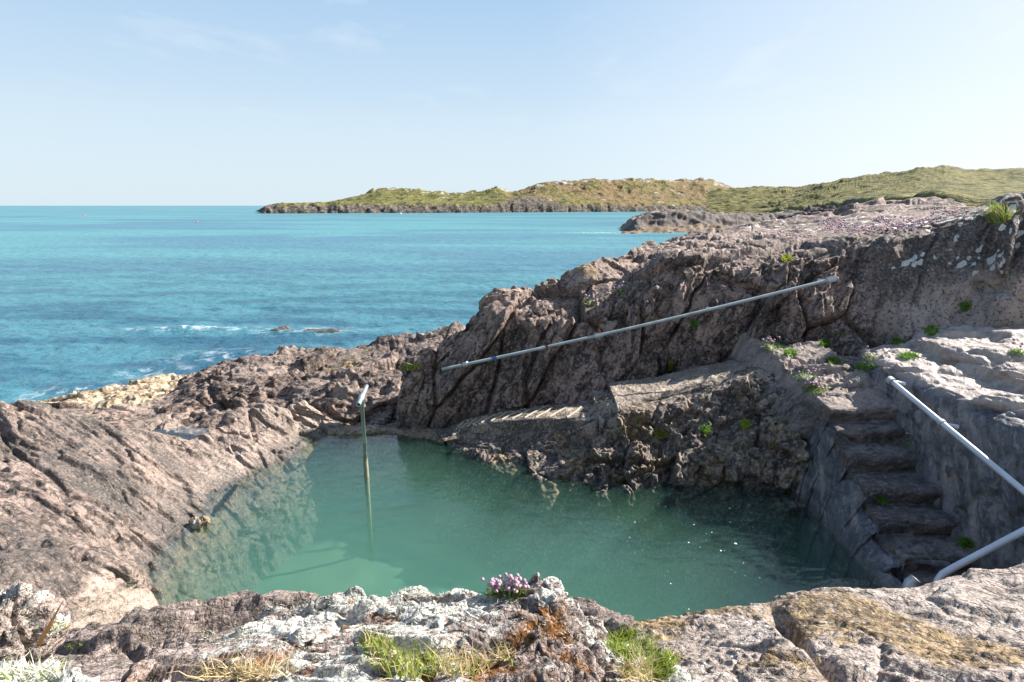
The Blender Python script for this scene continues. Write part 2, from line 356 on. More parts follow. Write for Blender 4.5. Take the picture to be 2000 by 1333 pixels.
# ================================================================== main cliff
def column(pts, under=None, behind=None):
    c = [Yp(*p) for p in pts]
    b = c[0] + np.array([0, -0.25, -0.55]) if under is None else under
    e = c[-1] + np.array([0, 1.6, -3.4]) if behind is None else behind
    return [b] + c + [e]
cl = [
 [(772,838,7.8),(774,805,7.85),(778,768,7.9),(785,735,8.0),(795,728,8.25),(812,722,8.5)],
 [(825,842,7.75),(826,790,7.8),(832,735,7.9),(846,680,8.1),(856,655,8.25),(864,640,8.4)],
 [(895,826,7.87),(897,770,7.9),(900,700,8.05),(903,640,8.25),(908,628,8.35),(918,615,8.5)],
 [(950,812,7.9),(953,760,7.95),(955,690,8.05),(956,618,8.2),(958,600,8.35),(965,580,8.6)],
 [(1030,802,7.9),(1035,750,7.95),(1040,690,8.05),(1038,628,8.2),(1040,600,8.45),(1035,568,8.9)],
 [(1100,793,7.9),(1108,745,8),(1112,690,8.1),(1110,632,8.22),(1110,595,8.6),(1085,550,9.2)],
 [(1155,782,7.9),(1160,735,8),(1160,680,8.1),(1160,622,8.25),(1160,584,8.65),(1138,514,9.2)],
 [(1215,762,7.95),(1217,720,8.0),(1222,670,8.08),(1225,615,8.2),(1222,565,8.6),(1215,490,9.9)],
 [(1285,735,8.05),(1290,690,8.1),(1295,620,8.2),(1300,545,8.35),(1300,505,8.65),(1300,473,12)],
 [(1395,710,8.03),(1400,660,8.1),(1400,590,8.22),(1400,525,8.4),(1400,496,8.75),(1380,457,14)],
 [(1490,692,8.0),(1495,640,8.05),(1500,575,8.2),(1500,520,8.4),(1500,490,8.8),(1470,440,17)],
 [(1590,688,7.8),(1595,635,7.9),(1600,570,8.1),(1602,505,8.4),(1602,474,8.85),(1580,424,19)],
 [(1680,688,7.6),(1685,640,7.75),(1690,560,8.1),(1695,482,8.5),(1697,455,9.0),(1690,404,20)],
 [(1770,690,7.4),(1775,640,7.6),(1785,560,7.95),(1790,460,8.4),(1797,438,8.9),(1790,399,20)],
 [(1850,690,7.3),(1860,640,7.5),(1870,540,7.9),(1875,432,8.35),(1885,415,8.8),(1862,404,14)],
 [(1915,690,7.2),(1925,620,7.4),(1935,520,7.75),(1940,420,8.2),(1945,403,8.45),(1930,396,9.6)],
 [(1965,690,7.1),(1965,610,7.2),(1965,500,7.5),(1965,405,7.95),(1965,388,8.3),(1968,380,9)],
 [(2050,690,7.0),(2050,600,7.1),(2050,500,7.4),(2050,400,7.9),(2050,380,8.3),(2050,374,9.2)],
 [(2400,690,6.6),(2400,600,6.8),(2400,500,7.2),(2400,390,7.8),(2400,370,8.3),(2400,365,9.4)],
]
cols = [column(c) for c in cl]
rows = [[c[k] for c in cols] for k in range(8)]
def crack(P, a, b, w):                    # distance to a line seen on the face, as a groove profile
    a, b = np.array(a), np.array(b); ab = (b - a)[[0, 2]]; ap = (P - a)[:, [0, 2]]
    t = np.clip((ap @ ab) / (ab @ ab), 0, 1); d = np.linalg.norm(ap - t[:, None] * ab, axis=1)
    return np.exp(-(d / w) ** 2)
def cliff_disp(P):
    rightness = sstep(4.4, 5.6, P[:, 0])
    d1 = rock_disp(P, L=(0.42, 0.2, 0.9), big=0.16, block=0.15, bs=0.85, small=0.042, ss=0.22, grain=0.022, gs=0.14, fine=0.008, k=2.8, s=2, terr=0.075)
    d2 = rock_disp(P, L=(0.5, 0.2, 0.8), big=0.12, block=0.03, bs=0.8, small=0.012, ss=0.2, grain=0.02, gs=0.12, fine=0.005, k=4.5, s=2)
    d = d1 * (1 - rightness * 0.8) + d2 * rightness * 0.8
    d -= 0.10 * crack(P, Yp(1948,425,8.2), Yp(1925,560,7.6), 0.06) + 0.10 * crack(P, Yp(1925,560,7.6), Yp(1870,630,7.5), 0.07)
    d = d * (1 - 0.45 * sstep(8.45, 8.8, P[:, 1]))
    far = sstep(9.5, 14, P[:, 1])         # lumps of the plateau further back
    return d * (1 - 0.85 * far) + far * (0.12 * fbm(P * 0.9, 4, 0.6, s=33) + 0.10 * (ridged(P * 0.6, 3, s=34) - 0.55) + 0.09 * facets(P, 0.8, 35, .5))
def cliff_attr(P, r, c, d):
    top = sstep(4.4, 5.2, r)
    li = 0.30 * top
    slab = sstep(4.9, 5.5, P[:, 0]) * (1 - sstep(7.4, 8, P[:, 0]))
    f1, f2, rr, off = worley(stretch(P, (0.55, 0.1, 0.8), 1.7) / 0.11, 71)
    f1 = f1 + 0.22 * fbm(P * 16, 3, 0.6, s=79) - 0.14 * rr[:, 1]
    spots = 1.25 * (1 - sstep(0.24, 0.44, f1)) * (rr[:, 0] > -0.55) * sstep(-0.22, 0.05, fbm(stretch(P, (0.55, 0.1, 0.8), 2.0) * 1.7 + 3, 2, s=78))
    li = np.maximum(li * (0.55 + 0.9 * fbm(P * 1.5, 3, s=72)) * (1 - sstep(9.5, 12, P[:, 1])), slab * sstep(2.15, 2.4, P[:, 2]) * spots)
    right = sstep(6.6, 7.0, P[:, 0]) * sstep(2.5, 2.9, P[:, 2]) * (1 - sstep(8.8, 9.6, P[:, 1]))
    li = np.maximum(li, right * sstep(-0.05, 0.3, fbm(P * 2.2, 3, s=73)) * 0.9)
    pale = slab * (1 - sstep(1.7, 2.05, P[:, 2] - 0.35 * (P[:, 0] - 5.4) + 0.25 * fbm(P * 2, 3, s=74))) * sstep(1.35, 1.5, P[:, 2])
    pale = np.maximum(pale, top * 0.30)
    slate = slab * (1 - pale) * (1 - top) * 0.65
    och = (1 - sstep(0.1, 0.22, np.linalg.norm(P - Yp(1150, 525, 9.1), axis=1) - 0.1 * fbm(P * 9, 2, s=75)))
    low = (1 - sstep(0.02, 0.40, P[:, 2] + 0.15 * fbm(P * 3, 3, s=76)))
    return {'lichen': li, 'pale': pale * 0.8, 'dark': np.maximum(slate, low * 0.8), 'ochre': np.maximum(och, 0)}
rock_cliff = rock('rock_cliff', rows, 450, 960, M_cliff, cliff_disp, cliff_attr, lin=0.85, lin2=0.3)
tag(rock_cliff, 'high brown rock cliff rising behind the pool up to a flat lichened top', 'rock cliff', kind='structure')

# ================================================================== bench of rock below the cliff, falling to the pool
b_back = [Zp(*p) for p in ((850,842,.04),(950,812,.2),(1050,800,.32),(1140,790,.42),(1185,772,.66),(1290,738,.74),(1400,712,.93),(1500,692,1.12),(1600,690,1.2),(1680,700,1.2))]
b_edge = [Zp(*p) for p in ((868,862,.06),(950,840,.18),(1050,830,.30),(1140,828,.40),(1205,803,.66),(1300,780,.74),(1400,752,.92),(1480,724,1.1),(1548,716,1.16),(1600,760,1.05))]
b_up = [Zp(*p) for p in ((872,866,.03),(945,858,.10),(1045,855,.22),(1140,855,.34),(1215,822,.60),(1310,802,.68),(1410,778,.84),(1490,755,1.0),(1560,790,.9),(1620,800,.9))]
b_low = [Zp(*p) for p in ((876,872,.0),(940,880,.03),(1030,895,.10),(1120,905,.16),(1205,905,.2),(1305,905,.22),(1405,900,.28),(1495,890,.4),(1530,880,.5),(1610,880,.5))]
b_wat = [Zp(*p) for p in ((880,876,-.02),(945,900,-.01),(985,922,-.01),(1110,940,-.01),(1200,950,-.01),(1300,953,-.01),(1400,952,-.01),(1490,960,-.01),(1525,966,-.01),(1620,1000,-.01))]
b_und = [p + np.array([-0.15, -0.30, -0.55]) for p in b_wat]
b_deep = [p + np.array([0, -0.15, -1.3]) for p in b_und]
b_in = [p + np.array([0, 0.6, -0.3]) for p in b_back]
def bench_disp(P):
    return rock_disp(P, L=(0.3, -0.3, 0.9), big=0.16, block=0.12, bs=0.55, small=0.05, ss=0.17, grain=0.055, gs=0.2, fine=0.014, k=1.8, s=14, crack=0.2, terr=0.06)
def bench_amp(P, r, c): return (0.12 + 0.88 * sstep(2.05, 3.0, r)) * (0.3 + 0.7 * sstep(0.8, 2.6, c))
def bench_attr(P, r, c, d):
    wetn = 0.18 * fbm(P * 2.5, 3, s=81)
    return {'dark': np.maximum(0.9 * (1 - sstep(0.04, 0.24, P[:, 2] + wetn)), 0.45 * sstep(0, 0.25, fbm(P * 1.6, 3, s=82))),
            'lichen': 0.30 * sstep(0.25, 0.9, P[:, 2]) * (0.7 + fbm(P * 2, 2, s=83)), 'ochre': 0.6 * sstep(0.15, 0.45, fbm(P * 2.2 + 4, 3, s=84)),
            'pale': sstep(0.4, 1.0, 2.4 - r) * sstep(0.6, 0.95, P[:, 2]) * 0.3}
rock_bench = rock('rock_ledge', [b_in, b_back, b_edge, b_up, b_low, b_wat, b_und, b_deep], 360, 600, M_bench, bench_disp, bench_attr, lin=0.35, amp=bench_amp)
tag(rock_bench, 'rugged dark rock ledge dropping from the concrete path into the pool', 'rock ledge', kind='structure')

# ================================================================== stair block
edges = [(5.80,1.07),(5.61,.90),(5.32,.73),(4.98,.55),(4.72,.37),(4.40,.20),(4.12,.03),(3.86,-.14)]
prof = [(8.2,1.34),(7.0,1.31),(6.70,1.29),(6.68,1.21),(6.5,1.205),(6.28,1.195),(6.25,1.12),(6.1,1.115)]
for i, (Y, z) in enumerate(edges):
    if i: prof.append((edges[i-1][0] + 0.035, z + 0.015))
    prof.append((Y + 0.10, z + 0.008)); prof.append((Y + 0.012, z))
    prof.append((Y - 0.004, z - 0.035))
prof += [(3.82, -0.9), (3.8, -1.6)]
sr = []
for X in (3.10, 3.42, 3.56, 3.72, 3.9, 4.05, 4.22): sr.append([np.array([(X if X > 3.2 or Y > 5.9 else 3.40) + 0.015 * math.sin(9 * Y), Y + 0.03 * math.sin(7 * X + 3 * Y), z - (0.0 if X > 3.2 else 0.45)]) for Y, z in prof])
def stair_disp(P):
    return rock_disp(P, L=(1, 0.15, 0.2), big=0.015, block=0.010, bs=0.4, small=0.004, ss=0.11, grain=0.005, gs=0.05, fine=0.003, k=2.5, s=23)
steps = rock('stone_steps', sr, 120, 560, M_step, stair_disp, lambda P, r, c, d: {'dark': 0.25 * np.ones(len(P)), 'pale': 0.6 * sstep(1.0, 1.12, P[:, 2])}, lin=0.85, amp=lambda P, r, c: 1 + 6 * sstep(5.9, 6.3, P[:, 1]))
tag(steps, 'flight of worn steps cut in the rock on the right of the pool', 'steps')
fl = []
cc = []
for Y, z in [p for p in prof if p[0] <= 6.7]:
    nose = float(np.interp(-Y, [-6.7, -6.2, -5.8, -3.86, -3.8], [1.14, 1.12, 1.07, -.14, -.2]))   # line of the nosings
    a = min(z, nose)
    cc.append([np.array([3.85, Y, z - 0.05]), np.array([3.50, Y, z - 0.012]), np.array([3.45, Y, z - 0.03]), np.array([3.41, Y, min(z - .06, nose * .86 - 0.03)]), np.array([3.33, Y, nose * 0.60 - 0.03]), np.array([3.24, Y, nose * 0.28 - .01]),
               np.array([3.17 + 0.02 * (Y - 4), Y, -0.02 + min(0, nose)]), np.array([3.10, Y, -0.5]), np.array([3.0, Y, -1.7])])
def flank_disp(P):
    return rock_disp(P, L=(0.1, 0.5, 0.85), big=0.03, block=0.014, bs=0.6, small=0.005, ss=0.2, grain=0.006, gs=0.1, fine=0.003, k=3, s=29)
flank = rock('rock_flank', [[c[k] for c in cc] for k in range(9)], 190, 420, M_slate, flank_disp,
             lambda P, r, c, d: {'pale': 0.5 * sstep(0.22, 0.4, fbm(stretch(P, (0, .5, .8), 3) * 4, 3, s=91)) , 'dark': 0.7 * (1 - sstep(0.0, 0.10, P[:, 2]))}, lin=0.85)
tag(flank, 'smooth dark slate flank below the steps sloping into the pool', 'rock flank', kind='structure')

# wall of rock right of the steps with a sunlit flat top
wl = []
for (Y, xb, zb, xt, zt_) in ((7.6,4.9,1.15,5.0,1.32),(7.0,4.35,1.12,4.45,1.42),(6.5,4.18,1.08,4.28,1.47),(6.1,4.12,1.02,4.22,1.46),(5.6,4.10,.85,4.25,1.45),(5.15,4.08,.6,4.30,1.43),(4.8,4.06,.38,4.42,1.44),(4.4,4.02,.12,4.45,1.42),(4.0,4.0,-.1,4.42,1.3),(3.6,4.0,-.3,4.3,1.15),(2.9,4.0,-.2,4.35,1.25),(2.1,4.0,.2,4.4,1.4)):
    wl.append([np.array([xb - 0.12, Y, zb - 0.7]), np.array([xb, Y, zb - 0.15]), np.array([xb + (xt - xb) * .3, Y, zb + (zt_ - zb) * .45]), np.array([xb + (xt - xb) * .75, Y, zb + (zt_ - zb) * .86]), np.array([xt + 0.05, Y + 0.02, zt_]),
               np.array([xt + 0.45, Y + 0.10, zt_ + 0.04]), np.array([xt + 0.62, Y + 0.12, zt_ + 0.03]), np.array([xt + 0.70, Y + 0.12, zt_ + 0.16]), np.array([xt + 1.5, Y + 0.25, zt_ + 0.18]), np.array([xt + 3.2, Y + 0.3, zt_ + 0.2])])
def wall_disp(P):
    tp = sstep(1.3, 1.45, P[:, 2])
    a = rock_disp(P, L=(0.1, 0.4, 0.9), big=0.08, block=0.03, bs=0.5, small=0.012, ss=0.2, grain=0.012, gs=0.1, fine=0.004, k=3, s=37, terr=0.03)
    b = rock_disp(P, L=(1, -0.35, 0), big=0.05, block=0.05, bs=0.55, small=0.02, ss=0.12, grain=0.02, gs=0.06, fine=0.008, k=3, s=38, terr=0.03)
    return a * (1 - tp) + b * tp
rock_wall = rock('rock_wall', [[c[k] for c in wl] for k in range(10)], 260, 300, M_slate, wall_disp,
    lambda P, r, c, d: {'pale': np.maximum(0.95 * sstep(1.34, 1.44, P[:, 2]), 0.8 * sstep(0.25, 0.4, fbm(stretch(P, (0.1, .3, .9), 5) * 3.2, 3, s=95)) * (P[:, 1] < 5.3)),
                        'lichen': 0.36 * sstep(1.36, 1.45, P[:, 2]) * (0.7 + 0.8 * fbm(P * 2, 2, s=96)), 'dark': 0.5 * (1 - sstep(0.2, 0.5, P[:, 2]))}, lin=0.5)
tag(rock_wall, 'dark slate rock wall beside the steps with a sunlit flat top', 'rock wall', kind='structure')

# ================================================================== left rock sloping into the pool
la = [
 [(690,826,8.15),(690,830,8.1),(690,834,8.05),(690,840,7.9)],
 [(645,812,8.0),(650,818,7.98),(655,826,7.9),(659,837,7.77)],
 [(600,793,7.95),(607,812,7.9),(612,838,7.75),(616,860,7.45)],
 [(520,796,7.6),(530,822,7.4),(538,858,7.1),(547,898,6.8)],
 [(455,811,7.2),(462,838,7.0),(472,880,6.65),(484,932,6.3)],
 [(420,843,6.9),(424,866,6.75),(434,905,6.4),(450,952,6.07)],
 [(370,863,6.6),(378,890,6.4),(396,930,6.1),(425,972,5.85)],
 [(317,847,6.5),(330,886,6.2),(356,940,5.85),(400,1003,5.47)],
 [(244,834,6.25),(268,890,5.85),(308,960,5.4),(384,1035,5.2)],
 [(130,800,6.25),(175,870,5.65),(245,970,5.05),(352,1085,4.72)],
 [(60,785,6.15),(110,870,5.45),(190,985,4.75),(318,1128,4.41)],
 [(0,775,6.1),(50,870,5.3),(120,1000,4.5),(302,1160,4.19)],
 [(-150,750,6.0),(-80,880,5.0),(0,1040,4.1),(290,1205,3.92)],
 [(-400,720,5.9),(-300,880,4.7),(-200,1060,3.7),(150,1260,3.6)],
 [(-800,690,5.8),(-700,900,4.3),(-500,1100,3.2),(-100,1300,3.2)],
]
lc = []
for c in la:
    q = [Yp(*p) for p in c]; w = q[-1].copy(); w[2] = min(w[2], 0.0)
    q[-1] = w; inw = np.array([0.8, -0.25, 0]) if True else 0
    lc.append([q[0] + np.array([-0.5, 0.9, -0.9]), q[0] + np.array([-0.12, 0.2, -0.12])] + q + [w + inw * 0.11 + np.array([0, 0, -0.14]), w + inw * 0.25 + np.array([0, 0, -0.38]), w + inw * 0.36 + np.array([0, 0, -1.0]), w + inw * 1.0 + np.array([0, 0, -1.9])])
def left_disp(P):
    d = rock_disp(P, L=(0.85, -0.25, -0.42), big=0.14, block=0.06, bs=0.85, small=0.018, ss=0.18, grain=0.022, gs=0.08, fine=0.008, k=4.2, ledge=0.03, ls=0.30, LN=(0.35, 0.9, 0.15), s=41, terr=0.05)
    return d
def left_attr(P, r, c, d):
    pale = sstep(-4.2, -3.2, P[:, 0]) * sstep(5.0, 6.0, P[:, 1]) * (0.3 + 0.5 * sstep(-.1, .3, fbm(P * 1.5, 3, s=101)))
    g = sstep(-0.05, 0.25, fbm(stretch(P, (0.85, -.25, -.4), 3) * 1.3 + 2, 4, 0.6, s=102))
    dark = np.maximum(g * 0.75 * (1 - sstep(6.0, 6.8, P[:, 1])) * (P[:, 2] > -0.02), 0.92 * (1 - sstep(0.05, 0.12, P[:, 2] + 0.06 * fbm(P * 4, 3, s=104))))
    li = 0.30 * sstep(0.3, 0.9, P[:, 2]) * (0.5 + fbm(P * 1.7, 3, s=103))
    return {'pale': pale * sstep(-0.02, 0.06, P[:, 2]), 'dark': dark, 'lichen': li * (P[:, 2] > 0), 'ochre': 0.30 * sstep(-0.02, -0.06, P[:, 2])}
rock_left = rock('rock_slope', [[c[k] for c in lc] for k in range(10)], 450, 740, M_left, left_disp, left_attr, lin=0.3)
tag(rock_left, 'big sunlit pinkish rock slope running down into the left of the pool', 'rock slope', kind='structure')

a2 = [[Zp(*p) for p in r] for r in (
 ((-500,1000,.6),(-150,1060,.6),(0,1060,.55),(100,1050,.5),(190,1055,.35),(270,1095,.1),(330,1140,-.25)),
 ((-500,1080,.95),(-150,1120,.85),(0,1100,.78),(100,1082,.68),(190,1080,.58),(250,1112,.48),(297,1150,.03)),
 ((-500,1200,1.0),(-150,1180,.9),(-20,1165,.8),(60,1160,.66),(150,1170,.52),(243,1150,.33),(306,1172,.02)),
 ((-500,1260,1.05),(-150,1230,.9),(-20,1215,.8),(50,1210,.62),(125,1212,.42),(235,1192,.2),(318,1196,.0)),
 ((-500,1400,1.0),(-150,1320,.8),(0,1290,.6),(80,1280,.4),(150,1270,.2),(250,1250,-.1),(340,1250,-.4)),
 ((-500,1450,.2),(-150,1400,.0),(0,1350,-.2),(80,1340,-.4),(150,1320,-.6),(250,1300,-.8),(360,1300,-1.2)))]
def a2_amp(P, r, c): return 1 - 0.9 * sstep(1.3, 1.9, r) * (1 - sstep(3.6, 4.2, r)) * sstep(3.6, 4.2, c)
rock_near_left = rock('rock_slab', a2, 190, 230, M_left, fx((1, 0.2, -0.3), big=0.05, block=0.035, bs=0.35, small=0.02, ss=0.1, grain=0.012, gs=0.04, fine=0.006, k=2.2, s=51),
    lambda P, r, c, d: {'dark': 0.55 * (1 - sstep(3.7, 4.1, c - 0.5 * (r - 2) )) , 'pale': 0.75 * sstep(3.9, 4.3, c) * sstep(1.1, 1.6, r), 'lichen': 0.1 * np.ones(len(P))}, lin=0.6, amp=a2_amp)
tag(rock_near_left, 'flat topped grey rock slab with one smooth cut face at the pool corner', 'rock slab', kind='structure')

# ================================================================== low shore rocks between pool and sea
bx_ = (-100,120,200,290,345,410,480,550,625,700,765,840,930)
r1 = [(-100,790,8.5),(120,790,8.5),(200,789,8.6),(285,786,9.0),(340,748,9.6),(397,716,10.0),(470,693,10.6),(540,685,11),(620,676,11.3),(700,670,11.6),(765,656,12),(840,652,12),(930,640,12)]
r2 = [(-100,800,8.1),(120,800,8.2),(200,795,8.4),(292,792,8.9),(345,760,9.3),(410,733,9.5),(480,715,9.9),(545,706,10.2),(620,700,10.3),(700,695,10.5),(765,685,10.8),(840,680,10.8),(930,680,10.8)]
r3 = [(-100,810,7.9),(125,810,7.95),(205,803,8.2),(300,798,8.8),(352,778,9.05),(430,752,9.15),(500,744,9.25),(560,744,9.3),(630,742,9.3),(700,735,9.3),(765,725,9.4),(840,720,9.4),(930,720,9.4)]
r4 = [(-100,830,7.4),(135,825,7.5),(215,818,7.8),(305,812,8.2),(350,796,8.7),(430,792,8.75),(500,786,8.75),(560,786,8.65),(630,776,8.6),(700,775,8.5),(765,785,8.4),(840,795,8.3),(930,800,8.3)]
r5 = [(-100,850,7.0),(150,845,7.1),(220,840,7.25),(310,845,7.5),(350,835,7.75),(430,806,7.95),(500,806,8.1),(560,804,8.2),(630,806,8.25),(700,815,8.2),(765,826,8.1),(840,835,8.1),(930,840,8.1)]
r6 = [(-100,890,6.5),(160,880,6.6),(225,870,6.8),(310,872,7.0),(350,872,7.1),(430,850,7.6),(500,840,7.8),(560,834,8.0),(630,836,8.0),(700,838,8.0),(765,842,7.9),(840,850,7.9),(930,870,7.9)]
B = [[Yp(*p) for p in r] for r in (r1, r2, r3, r4, r5, r6)]
B = [[p + np.array([-0.2, 2.4, -2.2]) for p in B[0]], [p + np.array([-0.1, 0.6, -0.35]) for p in B[0]]] + B + [[p + np.array([0, -0.3, -0.6]) for p in B[-1]]]
def shore_disp(P):
    return rock_disp(P, L=(1, 0.3, 0.1), big=0.14, block=0.12, bs=0.7, small=0.035, ss=0.24, grain=0.03, gs=0.14, fine=0.012, k=1.7, ledge=0.04, ls=0.22, LN=(0.1, 0.5, 1), s=63, terr=0.07) * np.where(P[:, 0] < -5.2, 0.55, 1)
rock_shore = rock('shore_rocks', B, 250, 470, M_shore, shore_disp,
    lambda P, r, c, d: {'dark': np.maximum(0.6 * sstep(0.0, 0.3, fbm(P * 1.1, 3, s=111)) * sstep(9.3, 10, P[:, 1]), 0.75 * (1 - sstep(-0.6, -0.1, P[:, 2]))), 'pale': 0.4 * sstep(0.05, 0.3, fbm(P * 1.3 + 7, 3, s=112)),
                        'ochre': 0.95 * sstep(0.5, 0.9, 1 - np.abs(P[:, 1] - 10.0 - 0.3 * (P[:, 0] + 3)) / 0.4) * sstep(-3.7, -3.4, P[:, 0]) * sstep(-2.5, -2.7, P[:, 0]), 'lichen': 0.12 * np.ones(len(P))}, lin=0.45)
tag(rock_shore, 'low dark broken shore rocks between the pool and the sea', 'shore rocks', kind='structure')

SEA = -0.9
K = [[Yp(*p) for p in r] for r in (
 ((40,790,11.6),(120,781,11.7),(180,764,12),(250,750,12.4),(310,740,12.8),(352,735,13),(400,730,13)),
 ((40,792,11.3),(120,785,11.4),(185,770,11.6),(250,758,11.8),(310,750,12.0),(352,746,12.0),(400,740,12)),
 ((40,800,10.6),(120,797,10.5),(190,788,10.6),(255,780,10.6),(315,776,10.6),(356,770,10.6),(400,770,10.5)),
 ((40,830,9.4),(120,820,9.6),(190,812,9.7),(255,808,9.7),(315,806,9.7),(356,800,9.7),(400,800,9.7)))]
K = [[p + np.array([-0.1, 0.9, -0.9]) for p in K[0]]] + K
rock_shelf = rock('rock_shelf', K, 90, 170, M_shelf, fx((1, 0.2, 0), big=0.08, block=0.07, bs=0.5, small=0.04, ss=0.16, grain=0.03, gs=0.07, fine=0.012, k=1.6, s=67),
    lambda P, r, c, d: {'dark': 0.5 * (1 - sstep(-0.9, -0.72, P[:, 2]))}, lin=0.4)
tag(rock_shelf, 'pale yellow barnacle covered rock shelf at the edge of the sea', 'rock shelf', kind='structure')

# ================================================================== pool
poly = [(-2.6,7.85),(-1.3,7.8),(-.7,7.2),(0,6.7),(.9,6.4),(3.3,6.2),(3.4,5),(3.4,3.6),(2.9,2.4),(0,2.0),(-2.5,2.4),(-3.6,3.6),(-3.9,5.5),(-3.6,6.6)]
def grid_obj(name, x0, x1, y0, y1, nx, ny, zf, mat, attrs=None):
    X, Y = np.meshgrid(np.linspace(x0, x1, nx), np.linspace(y0, y1, ny)); P = np.stack([X.ravel(), Y.ravel(), np.zeros(X.size)], 1); P[:, 2] = zf(P)
    return mesh_np(name, P, grid_faces(ny, nx), mat, attrs=attrs(P) if attrs else None)
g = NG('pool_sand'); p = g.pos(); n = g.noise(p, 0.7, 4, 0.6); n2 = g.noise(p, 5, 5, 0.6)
wd = g.attr('painted_shade')  # mask for the shade painted into the floor colour
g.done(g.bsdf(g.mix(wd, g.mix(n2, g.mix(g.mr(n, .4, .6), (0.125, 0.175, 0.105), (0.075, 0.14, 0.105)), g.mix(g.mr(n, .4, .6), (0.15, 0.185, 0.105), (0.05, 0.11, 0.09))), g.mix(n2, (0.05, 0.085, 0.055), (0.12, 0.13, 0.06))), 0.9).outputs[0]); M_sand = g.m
floor_z = lambda P: -1.10 + 0.14 * fbm(P * 0.8, 3, s=121) - 0.65 * sstep(0.3, 2.6, P[:, 0])
pool_floor = grid_obj('pool_floor', -4.6, 4.2, 1.4, 8.6, 120, 110, floor_z, M_sand, lambda P: {'painted_shade': 0.9 * sstep(0.35, 1.0, P[:, 0] * .55 + (P[:, 1] - 4.9) * 0.42 + 0.35 * fbm(P * 1.1, 4, 0.6, s=122))})  # right and back coloured darker, standing in for cliff shade and dark reflection
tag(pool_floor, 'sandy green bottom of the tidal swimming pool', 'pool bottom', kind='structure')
g = NG('pool_water'); p = g.pos()
nA = g.noise(g.map(p, (1, 1.8, 1)), 3.2, 3, 0.5, 0.4); nB = g.noise(g.map(p, (1, 1.6, 1)), 14, 3, 0.5)
bm_ = g.bump(nA, 0.22, 0.05); bm_ = g.bump(nB, 0.22, 0.012, bm_)
murk = g.attr('murk')
cl_ = g.mix(g.mr(g.noise(p, 0.55, 4, 0.55, 0.6), 0.38, 0.62), (0.045, 0.125, 0.085), (0.020, 0.080, 0.078))
cl_ = g.mix(g.mr(g.noise(p, 1.6, 4, 0.6), 0.45, 0.7, 0, 0.35), cl_, (0.065, 0.135, 0.070))
df = g.n('BsdfDiffuse'); g.l(cl_, df.inputs[0])
tp_ = g.n('BsdfTransparent'); tp_.inputs[0].default_value = (0.93, 0.975, 0.94, 1)
m1 = g.n('MixShader'); g.l(murk, m1.inputs[0]); g.l(tp_.outputs[0], m1.inputs[1]); g.l(df.outputs[0], m1.inputs[2])
gl = g.n('BsdfGlossy'); gl.inputs['Roughness'].default_value = 0.03; g.l(bm_, gl.inputs['Normal'])
lw = g.n('LayerWeight'); lw.inputs['Blend'].default_value = 0.5; g.l(bm_, lw.inputs['Normal'])
fres = g.math('ADD', 0.035, g.math('MULTIPLY', 0.96, g.math('POWER', lw.outputs['Facing'], 4.0)))
m2 = g.n('MixShader'); g.l(fres, m2.inputs[0]); g.l(m1.outputs[0], m2.inputs[1]); g.l(gl.outputs[0], m2.inputs[2])
M_pool = g.done(m2.outputs[0])
edge = np.array([p[:2] for p in [c[5] for c in lc]][1:13])   # the left waterline: shallow beside it
def murkf(P):
    d = np.full(len(P), 9.0)
    for a, b in zip(edge[:-1], edge[1:]):
        ab = b - a; ap = P[:, :2] - a; t = np.clip((ap @ ab) / (ab @ ab), 0, 1); d = np.minimum(d, np.linalg.norm(ap - t[:, None] * ab, axis=1))
    d = d + 0.10 * fbm(P * 1.8, 3, s=131)
    depth = np.where(d < 0.28, 1.2 * d, 0.34 + (d - 0.28) * 2.0)
    return {'murk': np.clip(1 - np.exp(-np.clip(depth, 0, 1.4) * 0.85), 0, 0.10)}
pool_water = grid_obj('pool_water', -4.4, 3.9, 1.8, 7.95, 190, 150, lambda P: np.zeros(len(P)), M_pool, murkf)
tag(pool_water, 'still teal green water of the tidal swimming pool', 'water', kind='structure')

# fine sediment hanging in the pool: an even volume below the surface
g = NG('suspended_sediment'); vs = g.n('VolumePrincipled'); vs.inputs['Density'].default_value = 1.0
vs.inputs['Color'].default_value = (0.104, 0.208, 0.158, 1); vs.inputs['Absorption Color'].default_value = (0.50, 0.72, 0.70, 1); vs.inputs['Anisotropy'].default_value = 0.2
g.l(vs.outputs[0], g.out.inputs['Volume']); M_sed = g.m
x0, x1, y0, y1, z0, z1 = -4.35, 3.6, 1.9, 7.66, -1.85, -0.012
V = np.array([(x, y, z) for z in (z0, z1) for y in (y0, y1) for x in (x0, x1)])
tag(mesh_np('pool_sediment', V, np.array([(0, 2, 3, 1), (4, 5, 7, 6), (0, 1, 5, 4), (2, 6, 7, 3), (0, 4, 6, 2), (1, 3, 7, 5)]), M_sed, smooth=False), 'cloudy green sediment hanging in the pool water', 'water', kind='stuff')
SC.cycles.volume_bounces = 1

